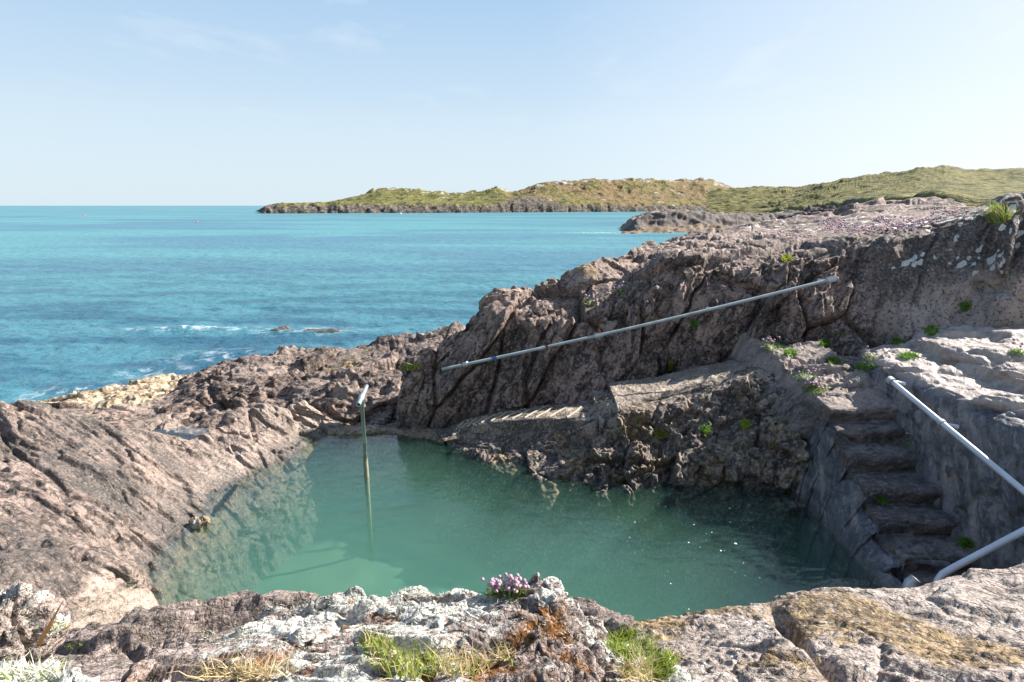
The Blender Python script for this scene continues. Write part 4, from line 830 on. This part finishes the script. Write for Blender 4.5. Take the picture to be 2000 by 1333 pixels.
# ================================================================== rails
M_galv = mat_plain('galvanised_pipe', (0.52, 0.55, 0.56), 0.42, 0.55, 0.2, 9, 0.5)
M_galv2 = mat_plain('weathered_pipe', (0.30, 0.34, 0.34), 0.55, 0.3, 0.5, 7, 0.5)
M_rust = mat_plain('rusty_iron', (0.26, 0.095, 0.035), 0.85, 0.1, 0.4, 25, 0.3)
M_blue = mat_plain('blue_sleeve', (0.05, 0.16, 0.36), 0.5, 0.1, 0.15, 12)
M_white = mat_plain('white_pipe', (0.52, 0.53, 0.56), 0.45, 0.2, 0.3, 6, 0.5)
M_barn = mat_plain('crusted_pipe', (0.22, 0.22, 0.16), 0.9, 0.0, 0.5, 40, 0.2, bump=0.8)
def tube(name, pts, r, mat, parent=None, seg=18, caps=True, hollow=False):
    pts = [np.array(p, float) for p in pts]; V, F = [], []
    rr = r if isinstance(r, (list, tuple)) else [r] * len(pts); nref = np.array([0.13, 0.37, 0.92]); nref /= np.linalg.norm(nref)
    for i, p in enumerate(pts):
        a = pts[max(i - 1, 0)]; b = pts[min(i + 1, len(pts) - 1)]; t = (b - a) / np.linalg.norm(b - a)
        if abs(t @ nref) > 0.95: nref_ = np.array([1.0, 0, 0])
        else: nref_ = nref
        x = np.cross(t, nref_); x /= np.linalg.norm(x); y = np.cross(t, x)
        for k in range(seg): an = 2 * math.pi * k / seg; V.append(p + rr[i] * (math.cos(an) * x + math.sin(an) * y))
    for i in range(len(pts) - 1):
        for k in range(seg): k2 = (k + 1) % seg; F.append((i * seg + k, i * seg + k2, (i + 1) * seg + k2, (i + 1) * seg + k))
    for e, base in ((0, 0), (1, (len(pts) - 1) * seg)) if caps else ():
        c0 = pts[0 if e == 0 else -1]; t = pts[1] - pts[0] if e == 0 else pts[-2] - pts[-1]; t = t / np.linalg.norm(t)
        ring = [V[base + k] for k in range(seg)]; n = len(V)
        if hollow:                          # an open pipe end: rim, then the bore going in
            V += [c0 + (q - c0) * 0.78 for q in ring]; V += [c0 + (q - c0) * 0.76 + t * 0.08 for q in ring]; V.append(c0 + t * 0.08)
            for k in range(seg):
                k2 = (k + 1) % seg; F += [(base + k2, base + k, n + k, n + k2), (n + k2, n + k, n + seg + k, n + seg + k2), (n + seg + k2, n + seg + k, n + 2 * seg, n + 2 * seg)]
        else:
            V.append(c0)
            for k in range(seg): k2 = (k + 1) % seg; F.append((base + k2, base + k, n, n))
    me = bpy.data.meshes.new(name); me.from_pydata([tuple(v) for v in V], [], [tuple(dict.fromkeys(f)) for f in F]); me.materials.append(mat)
    me.polygons.foreach_set('use_smooth', [True] * len(me.polygons)); me.update()
    o = bpy.data.objects.new(name, me); C.objects.link(o)
    if parent: o.parent = parent; o.location = -Vector(parent.location)
    return o
def lerp(a, b, t): return a * (1 - t) + b * t
# long rail bolted along the cliff
A_, B2 = Yp(863, 722, 7.62), Yp(1628, 545, 7.78)
rail = empty('handrail', A_); tag(rail, 'long grey pipe handrail bolted slanting along the face of the cliff', 'handrail')
wob = lambda t: lerp(A_, B2, t) + np.array([0, 0, -0.035 * math.sin(math.pi * t)])
tube('pipe', [wob(t) for t in np.linspace(0, 1, 40)], 0.022, M_galv2, rail, hollow=True)
tube('sleeve', [wob(0.13), wob(0.142)], 0.026, M_blue, rail); tube('collar', [wob(0.395), wob(0.415)], 0.036, M_galv, rail); tube('collar', [wob(0.055), wob(0.065)], 0.034, M_galv, rail)
tube('collar', [wob(0.985), wob(1.004)], 0.042, M_white, rail)
tube('rust_band', [wob(0.268), wob(0.275)], 0.0232, M_rust, rail)
for t, dz in ((0.06, -.01), (0.405, 0.05), (0.7, .0), (0.992, 0.0)):
    a = wob(t); tube('bracket', [a, a + np.array([0.0, 0.12, -.02]), a + np.array([0.0, 0.3, -.05])], [0.012, 0.013, 0.02], M_rust if t in (0.405,) else M_galv, rail, seg=12)
tube('bracket', [wob(0.405) + np.array([0, .02, .03]), wob(0.405) + np.array([0, .05, .085])], [0.028, 0.02], M_rust, rail, seg=12)
# rail down the right of the steps
A_, B2 = Yp(1739, 743, 5.72), Yp(2030, 985, 4.0)
r2_ = empty('handrail', A_); tag(r2_, 'pale pipe handrail running down the slate wall beside the steps', 'handrail')
tube('pipe', [lerp(A_, B2, t) for t in np.linspace(-0.0, 1.25, 20)], 0.026, M_white, r2_, hollow=True)
tube('collar', [lerp(A_, B2, -0.012), lerp(A_, B2, 0.02)], 0.038, M_white, r2_)
tube('collar', [lerp(A_, B2, 0.405), lerp(A_, B2, 0.425)], 0.035, M_white, r2_)
for t in (0.0, 0.415, 0.9):
    a = lerp(A_, B2, t); tube('bracket', [a, a + np.array([0.07, .01, -0.02]), a + np.array([0.17, .02, -0.05])], [0.013, 0.014, 0.022], M_white, r2_, seg=12)
# bent rail at the foot of the steps
P0, P1, P2 = Yp(1826, 1150, 3.86), Yp(1838, 1122, 3.88), Yp(2080, 995, 3.9)
r3_ = empty('handrail', P0); tag(r3_, 'bent white pipe rail rising from behind the near slab at the foot of the steps', 'handrail')
bend = [P0 + np.array([-0.06, 0, -0.6]), P0 + np.array([-.02, 0, -.12]), P0, lerp(P0, P1, .5) + np.array([-.004, 0, .008]), P1 + np.array([.012, 0, .004])] + [lerp(P1, P2, t) for t in np.linspace(.08, 1.5, 14)]
tube('pipe', bend, 0.026, M_white, r3_)
pl_ = Yp(1786, 1133, 3.85)
o = tube('base_plate', [pl_ + np.array([-.045, 0, -.12]), pl_ + np.array([-.02, 0, -.03]), pl_ + np.array([0.012, 0, 0.01])], [0.05, 0.048, 0.04], M_white, r3_, seg=4)
# standing pipe in the pool with its T-shaped grip
pb = Zp(716, 930, 0.0)
post = empty('grab_post', (pb[0], pb[1], -1.2)); tag(post, 'galvanised pipe post with a T-shaped grip standing in the far end of the pool', 'grab post')
tz = Yp(707, 775, pb[1])[2]
tube('pole', [np.array([pb[0], pb[1], -1.3]), np.array([pb[0], pb[1], tz])], 0.022, M_galv2, post)
tube('crust', [np.array([pb[0], pb[1], z]) for z in (-1.2, -.3, 0.02, .1, .2, .27)], [.026, .028, .030, .029, .027, .0235], M_barn, post)
ga_, gb_ = np.array([pb[0] + 0.03, pb[1] - 0.26, tz - 0.01]), np.array([pb[0] - 0.03, pb[1] + 0.36, tz + 0.01])
tube('grip', [ga_, gb_], 0.027, M_galv2, post, hollow=True)
tube('collar', [lerp(ga_, gb_, .27), lerp(ga_, gb_, .49)], 0.033, M_galv, post); tube('collar', [np.array([pb[0], pb[1], tz - .11]), np.array([pb[0], pb[1], tz - .02])], 0.029, M_galv, post)
tube('collar', [np.array([pb[0], pb[1], .43]), np.array([pb[0], pb[1], .50])], 0.027, M_galv, post)

# ================================================================== plants
def leafmat(name, c1, c2, sc=6, tr=0.35, rough=0.6):
    g = NG(name); p = g.pos(); n = g.noise(p, sc, 3, 0.6); n2 = g.noise(p, sc * 12, 2, 0.6); c = g.mix(g.mr(n2, .35, .65), g.mix(n, c1, c2), c1)
    b = g.bsdf(c, rough, None, 0.3); tl = g.n('BsdfTranslucent'); g.l(c, tl.inputs[0]); mx = g.n('MixShader'); mx.inputs[0].default_value = tr
    g.l(b.outputs[0], mx.inputs[1]); g.l(tl.outputs[0], mx.inputs[2]); return g.done(mx.outputs[0])
M_gr = leafmat('fresh_grass', (0.20, 0.27, 0.035), (0.34, 0.38, 0.06)); M_dry = leafmat('dry_grass', (0.50, 0.38, 0.20), (0.62, 0.52, 0.32))
M_leaf = leafmat('thrift_leaf', (0.12, 0.24, 0.03), (0.21, 0.33, 0.05)); M_lich = leafmat('pale_lichen_tuft', (0.55, 0.56, 0.42), (0.72, 0.72, 0.62))
M_yel = leafmat('yellow_green_moss', (0.28, 0.33, 0.03), (0.40, 0.42, 0.06)); M_stem = leafmat('flower_stem', (0.26, 0.27, 0.08), (0.35, 0.28, 0.10))
M_pink = leafmat('pink_petals', (0.45, 0.29, 0.37), (0.62, 0.50, 0.55), 60, 0.3); M_straw = leafmat('orange_straw', (0.50, 0.24, 0.09), (0.58, 0.33, 0.14), 40, 0.2)
def blades(name, bases, dirs, lens, wid, mat, parent=None, bend=0.5, seg=4, droop=None):
    n = len(bases); B = np.array(bases, float); D = np.array(dirs, float); D /= np.linalg.norm(D, axis=1, keepdims=True); Ln = np.array(lens, float)
    side = np.cross(D, rng.normal(size=(n, 3))); side /= np.linalg.norm(side, axis=1, keepdims=True)
    bd = rng.normal(size=(n, 3)); bd[:, 2] = -0.6 * np.abs(bd[:, 2]) - 0.2; bd /= np.linalg.norm(bd, axis=1, keepdims=True)
    wd = np.broadcast_to(np.array(wid, float), (n,)); V = []
    for k in range(seg + 1):
        t = k / seg; c = B + D * (Ln * t)[:, None] + bd * (Ln * bend * t * t * rng.uniform(.3, 1, n))[:, None]
        w = side * (wd * (1 - t ** 1.6) * 0.5 + 0.00015)[:, None]; V += [c - w, c + w]
    V = np.stack(V, 1).reshape(-1, 3); m = 2 * (seg + 1)
    F = [[i * m + 2 * k, i * m + 2 * k + 1, i * m + 2 * k + 3, i * m + 2 * k + 2] for i in range(n) for k in range(seg)]
    o = mesh_np(name, V, np.array(F), mat, parent)
    if parent: o.location = -Vector(parent.location)
    return o
bpy.context.view_layer.update()
def spot(px, py, rx, ry, n, only=None):
    out = []
    for _ in range(n * 4):
        if len(out) >= n: break
        a, r_ = rng.uniform(0, 2 * math.pi), math.sqrt(rng.uniform(0, 1))
        l, nn, ob = cast(px + rx * r_ * math.cos(a), py + ry * r_ * math.sin(a))
        if l is None or (only and not ob.name.startswith(only)) or ob.name.startswith(('pool_water', 'sea')): continue
        out.append((np.array(l), np.array(nn)))
    return out
def spread(sp, up=1.0, jit=0.5):
    d = [n_ * 0.35 + np.array([0, 0, up]) + rng.normal(size=3) * jit for _, n_ in sp]; return [p_ - 0.004 * n_ for p_, n_ in sp], d
def grass(px, py, rx, ry, n, ln, mats, label, jit=0.45, wid=0.003, bend=0.6, only=None, name='grass_tuft', cat='grass tuft', group=None):
    sp = spot(px, py, rx, ry, n, only)
    if len(sp) < 4: print('NO SPOT', label); return
    b, d = spread(sp, 1.0, jit); mats = mats if isinstance(mats, list) else [(mats, 1.0)]
    ctr = np.mean(b, axis=0); root = None
    if len(mats) > 1: root = empty(name, ctr); tag(root, label, cat, group)
    i0 = 0
    for q, (m, fr_) in enumerate(mats):
        i1 = len(b) if q == len(mats) - 1 else int(len(b) * fr_) + i0
        if i1 - i0 < 1: continue
        k = rng.uniform(.45, 1.0, i1 - i0) * ln
        o = blades(name if root is None else ('green_blades', 'dry_blades')[q], b[i0:i1], d[i0:i1], k, wid, m, root, bend)
        if root is None: tag(o, label, cat, group)
        i0 = i1
GA, GD = [(M_gr, .75), (M_dry, .25)], [(M_gr, .25), (M_dry, .75)]
near = ('lichen_outcrop', 'rock_s', 'lichen_b')
grass(738, 1268, 32, 20, 130, .075, GA, 'bright green grass tuft, left one growing in the middle of the lichened outcrop', only=near)
grass(800, 1305, 70, 26, 330, .075, GA, 'wide bright green grass clump at the bottom edge of the photo on the outcrop', only=near)
grass(905, 1305, 55, 22, 190, .075, GD, 'mixed dry and green grass tuft right of the wide green clump', only=near)
grass(985, 1285, 22, 12, 60, .06, GD, 'small thin grass tuft near the centre of the outcrop', only=near)
grass(1235, 1262, 52, 28, 420, .07, M_gr, 'dense vivid green grass clump on the right edge of the outcrop', only=near)
grass(1292, 1302, 28, 28, 300, .065, M_gr, 'lower vivid green grass tuft leaning over the near right slab', only=near)
grass(1255, 1318, 40, 20, 230, .08, GD, 'straw coloured dry grass below the vivid green clump', jit=.8, only=near)
grass(500, 1318, 75, 16, 200, .085, M_dry, 'straw coloured dry grass tuft at the bottom edge left of centre', jit=.8, bend=1.0, only=near)
grass(420, 1322, 30, 10, 45, .10, M_dry, 'few long dry grass blades arching at the bottom left of the outcrop', jit=.5, bend=1.0, only=near)
grass(1570, 1300, 40, 12, 70, .06, M_dry, 'small dry grass tuft rooted in the crack of the near right slab', jit=.8, only=near)
grass(60, 1322, 70, 14, 160, .06, [(M_gr, .2), (M_lich, .8)], 'pale tufts of grass and lichen in the bottom left corner', jit=.6, only=near)
grass(1948, 424, 24, 16, 260, .26, GA, 'shaggy grass tuft growing on top of the cliff at the right', wid=.008, only='rock_cliff')
grass(148, 1264, 22, 6, 90, .02, M_yel, 'small yellow green moss cushion on the near left rock, lower one', wid=.004, jit=.9, name='moss_cushion', cat='moss', only=near)
grass(118, 1222, 26, 6, 90, .02, M_yel, 'small yellow green moss cushion beside the cut rock face, upper one', wid=.004, jit=.9, name='moss_cushion', cat='moss', only=near)
st0 = spot(72, 1262, 3, 3, 2)
if st0:
    o = blades('straw_stalk', [st0[0][0]], [np.array(Yp(126, 1168, st0[0][0][1] + .02)) - st0[0][0]], [np.linalg.norm(np.array(Yp(126, 1168, st0[0][0][1] + .02)) - st0[0][0])], .012, M_straw, None, 0.02)
    tag(o, 'single orange dry stalk standing up at the near left', 'stalk')
# pale tufted lichen on the ledges of the outcrop: uncountable
sp = [q for a in ((560,1186,70,10),(700,1178,60,12),(430,1240,60,16),(640,1260,120,30),(900,1200,140,35),(1100,1230,70,35),(30,1215,40,45),(820,1160,60,8)) for q in spot(*a, 200, near)]
b, d = spread(sp, .8, .6); tag(blades('lichen_fuzz', b, d, rng.uniform(.25, 1, len(b)) * .022, .0022, M_lich, None, .5, 3), 'pale tufted lichen fuzz scattered on the ledges of the front outcrop', 'lichen', kind='stuff')

# thrift: a cushion of narrow leaves, thin stems, round pink heads
def head_mesh(r, s):
    th, ph = np.linspace(0, math.pi, 9), np.linspace(0, 2 * math.pi, 15); T, Q = np.meshgrid(th, ph, indexing='ij')
    D = np.stack([np.sin(T) * np.cos(Q), np.sin(T) * np.sin(Q), .8 * np.cos(T)], -1).reshape(-1, 3)
    k = 1 + .22 * np.cos(T.ravel() * 7) * np.cos(Q.ravel() * 6) + .12 * perlin(D * 4 + s); V = D * (r * k)[:, None]; G = V.reshape(9, 15, 3); G[:, -1] = G[:, 0]
    me = bpy.data.meshes.new('flower_head'); me.from_pydata([tuple(v) for v in G.reshape(-1, 3)], [], [tuple(f) for f in grid_faces(9, 15)[:, ::-1]]); me.materials.append(M_pink)
    me.polygons.foreach_set('use_smooth', [True] * len(me.polygons)); return me
def thrift(px, py, rx, ry, nleaf, nfl, sc, label, only=None, lm=None, group=None):
    sp = spot(px, py, rx, ry, nleaf, only)
    if len(sp) < 5: print('NO SPOT', label); return
    b, d = spread(sp, .9, .7); root = empty('thrift_plant', np.mean(b, axis=0)); tag(root, label, 'flower', group)
    blades('leaf_cushion', b, d, rng.uniform(.5, 1, len(b)) * .042 * sc, .0042 * sc, lm or M_leaf, root, .4, 3)
    if not nfl: return
    ii = rng.integers(0, len(b), nfl); hd = [np.array([rng.normal() * .25, rng.normal() * .25, 1]) for _ in ii]; ln = rng.uniform(.45, 1.1, nfl) * .065 * sc
    blades('stems', [b[i] for i in ii], hd, ln, .0022 * sc, M_stem, root, .0, 3)
    hm = [head_mesh(.0068 * sc, q) for q in range(3)]
    for q, i in enumerate(ii):
        h_ = bpy.data.objects.new('flower_head', hm[q % 3]); C.objects.link(h_); h_.parent = root
        dd = hd[q] / np.linalg.norm(hd[q]); h_.location = Vector(b[i] + dd * ln[q]) - Vector(root.location); h_.scale = [rng.uniform(.8, 1.25)] * 3; h_.rotation_euler = (rng.uniform(-.4, .4), rng.uniform(-.4, .4), rng.uniform(0, 6))
thrift(985, 1160, 42, 12, 300, 85, .9, 'clump of pale pink thrift in flower on the crest of the front outcrop', near)
cl_p = ('rock_', 'stone_', 'concrete', 'upper', 'ramp')
thrift(1515, 676, 22, 12, 150, 16, 2.0, 'largest pink thrift plant at the cliff foot above the upper path slab', cl_p)
thrift(1592, 762, 26, 10, 150, 26, 2.0, 'sunlit pink thrift on the edge left of the top step', cl_p)
thrift(1572, 738, 24, 8, 90, 12, 1.8, 'smaller pink thrift just above the sunlit edge of the steps', cl_p)
thrift(1213, 572, 14, 6, 60, 9, 2.0, 'pink thrift on the cliff ledge right of the yellow lichened boulder', cl_p)
thrift(1150, 594, 14, 6, 50, 7, 2.0, 'little thrift plant on the ledge below the yellow lichened boulder', cl_p)
thrift(1638, 655, 10, 9, 50, 6, 2.0, 'thrift with few pink heads on the shaded cliff right of the long rail end', cl_p)
thrift(1436, 655, 10, 6, 40, 5, 2.0, 'tiny pink thrift on the shaded cliff above the upper path slab', cl_p)
thrift(1985, 690, 14, 8, 60, 6, 2.0, 'thrift growing in the crack at the far right above the flat rock', cl_p)
thrift(1700, 700, 14, 7, 60, 6, 1.8, 'thrift beside the top end of the rail by the steps', cl_p)
thrift(1772, 868, 8, 9, 50, 4, 1.6, 'thrift squeezed between the steps and the slate wall', cl_p)
for px, py, rx, ry, m, lb in ((1818, 648, 15, 9, M_leaf, 'round bright green plant low on the shaded cliff at the right'), (1543, 690, 12, 6, M_leaf, 'green leafy plant just right of the largest thrift'), (1690, 718, 22, 6, M_leaf, 'flat green plant on the landing left of the rail top'), (1628, 706, 14, 6, M_leaf, 'green plant on the landing behind the sunlit thrift'),
        (1775, 697, 18, 5, M_leaf, 'low green plant at the back of the flat rock by the wall'), (1536, 506, 10, 6, M_yel, 'yellow green plant high on the cliff below the plateau'), (1310, 716, 6, 10, M_yel, 'yellow green plant at the cliff foot above the upper path slab'), (1290, 850, 14, 8, M_yel, 'yellow green plant on the dark ledge face over the pool'),
        (1355, 634, 8, 6, M_leaf, 'small green plant in the middle of the cliff below the rail'), (1455, 832, 8, 8, M_yel, 'small yellow green plant high on the ledge face near the steps'), (1888, 1062, 9, 6, M_leaf, 'green plant at the foot of the slate wall beside the lowest step'), (1720, 978, 7, 6, M_leaf, 'tiny green plant on the middle steps'), (1378, 840, 9, 7, M_leaf, 'dim green plant in the shaded hollow of the ledge face'),
        (1885, 600, 12, 10, M_leaf, 'green plant in the deep crack of the right cliff'), (1750, 668, 8, 6, M_leaf, 'faint green plant in the shade below the brown cliff face'), (1610, 672, 8, 5, M_leaf, 'small green plant in the shade right of the largest thrift'), (802, 719, 22, 6, M_yel, 'yellow green algae patch on the shore rocks beside the cliff end')):
    grass(px, py, rx, ry, 190, .085, m, lb, jit=.9, wid=.013, name='rock_plant', cat='plant', only=cl_p + ('shore',))
# thrift carpet on the plateau: uncountable
Vs, Fs, n0 = [], [], 0
ico = np.array([(0, 0, 1), (.9, 0, .2), (.28, .85, .2), (-.72, .53, .2), (-.72, -.53, .2), (.28, -.85, .2), (0, 0, -.6)]); icf = [(0, 1, 2), (0, 2, 3), (0, 3, 4), (0, 4, 5), (0, 5, 1), (6, 2, 1), (6, 3, 2), (6, 4, 3), (6, 5, 4), (6, 1, 5)]
for cx_, cy_, rx, ry, n in ((1640, 448, 30, 10, 12), (1690, 452, 26, 8, 14), (1752, 448, 24, 7, 14), (1620, 436, 26, 7, 9), (1800, 436, 24, 6, 12), (1850, 420, 20, 6, 9), (1560, 462, 30, 8, 6), (1720, 432, 40, 6, 8)):
    for l, nn in spot(cx_, cy_, rx, ry, n, 'rock_cliff'):
        for _ in range(4):
            Vs.append(ico * rng.uniform(.014, .026) * (.6 + l[1] / 18) + l + rng.normal(size=3) * np.array([.10, .14, .01]) + np.array([0, 0, .03])); Fs += [tuple(n0 + i for i in f) for f in icf]; n0 += 7
tag(mesh_np('thrift_carpet', np.concatenate(Vs), np.array(Fs), M_pink), 'scattered pink thrift flowers covering the flat cliff top', 'flowers', kind='stuff')

# ================================================================== buoys
M_buoy = mat_plain('red_float', (0.55, 0.10, 0.06), 0.4); M_buoyw = mat_plain('white_float', (0.8, 0.8, 0.78), 0.4)
for px, py, m, lb, r_ in ((165, 421, M_buoy, 'small red buoy far out on the left of the bay', .34), (385, 434, M_buoy, 'small red buoy nearer in the left half of the bay', .24), (783, 418, M_buoyw, 'small white buoy off the rocky headland', .42)):
    p = Zp(px, py, SEA + .1); root = empty('mooring_buoy', p); tag(root, lb, 'buoy')
    V = [(math.sin(t) * math.cos(a) * r_, math.sin(t) * math.sin(a) * r_, math.cos(t) * r_ * .95) for t in np.linspace(0.02, math.pi - .02, 12) for a in np.linspace(0, 2 * math.pi, 16, endpoint=False)]
    F = [(i * 16 + k, i * 16 + (k + 1) % 16, (i + 1) * 16 + (k + 1) % 16, (i + 1) * 16 + k) for i in range(11) for k in range(16)]
    me = bpy.data.meshes.new('float'); me.from_pydata(V, [], F); me.materials.append(m); o = bpy.data.objects.new('float', me); C.objects.link(o); o.parent = root
    tube('stub', [p + np.array([0, 0, r_ * .85]), p + np.array([0, 0, r_ * 1.35])], r_ * .16, M_galv, root, 10)

tp0 = Yp(345, 850, 7.2)
V = [(tp0[0] + .42 * (1 + .2 * math.sin(3 * a)) * math.cos(a), tp0[1] + .36 * (1 + .2 * math.cos(2 * a)) * math.sin(a), tp0[2] - .01) for a in np.linspace(0, 2 * math.pi, 40, endpoint=False)]
me = bpy.data.meshes.new('tide_pool'); me.from_pydata(V, [], [tuple(range(40))]); me.materials.append(M_pool); o = bpy.data.objects.new('tide_pool', me); C.objects.link(o)
tag(o, 'small blue rock pool in a hollow behind the left rock slope', 'rock pool', kind='structure')

# bits of foam and leaf floating on the pool: uncountable
Vs, Fs = [], []
for px, py, r_ in [(1425, 993, .010), (1426, 1020, .009), (1437, 1062, .013), (1408, 1076, .010), (1355, 1025, .007), (1345, 1060, .008), (1300, 990, .007), (1390, 1040, .006), (1452, 1100, .006), (1470, 1030, .006), (1240, 1020, .008), (1230, 1050, .006), (1310, 1140, .007), (1345, 1190, .006)] + [(rng.uniform(1180, 1560), rng.uniform(975, 1140), rng.uniform(.002, .005)) for _ in range(45)]:
    p = Zp(px, py, 0.003); n = len(Vs)
    Vs += [p + np.array([math.cos(a) * r_ * rng.uniform(.6, 1.2), math.sin(a) * r_ * rng.uniform(.6, 1.2), 0]) for a in np.linspace(0, 2 * math.pi, 8, endpoint=False)] + [p + np.array([0, 0, .003])]
    Fs += [(n + k, n + (k + 1) % 8, n + 8) for k in range(8)]
tag(mesh_np('foam_specks', np.array(Vs), np.array(Fs), mat_plain('foam', (.62, .64, .60), .9)), 'tiny white specks of foam floating on the dark right side of the pool', 'foam', kind='stuff')
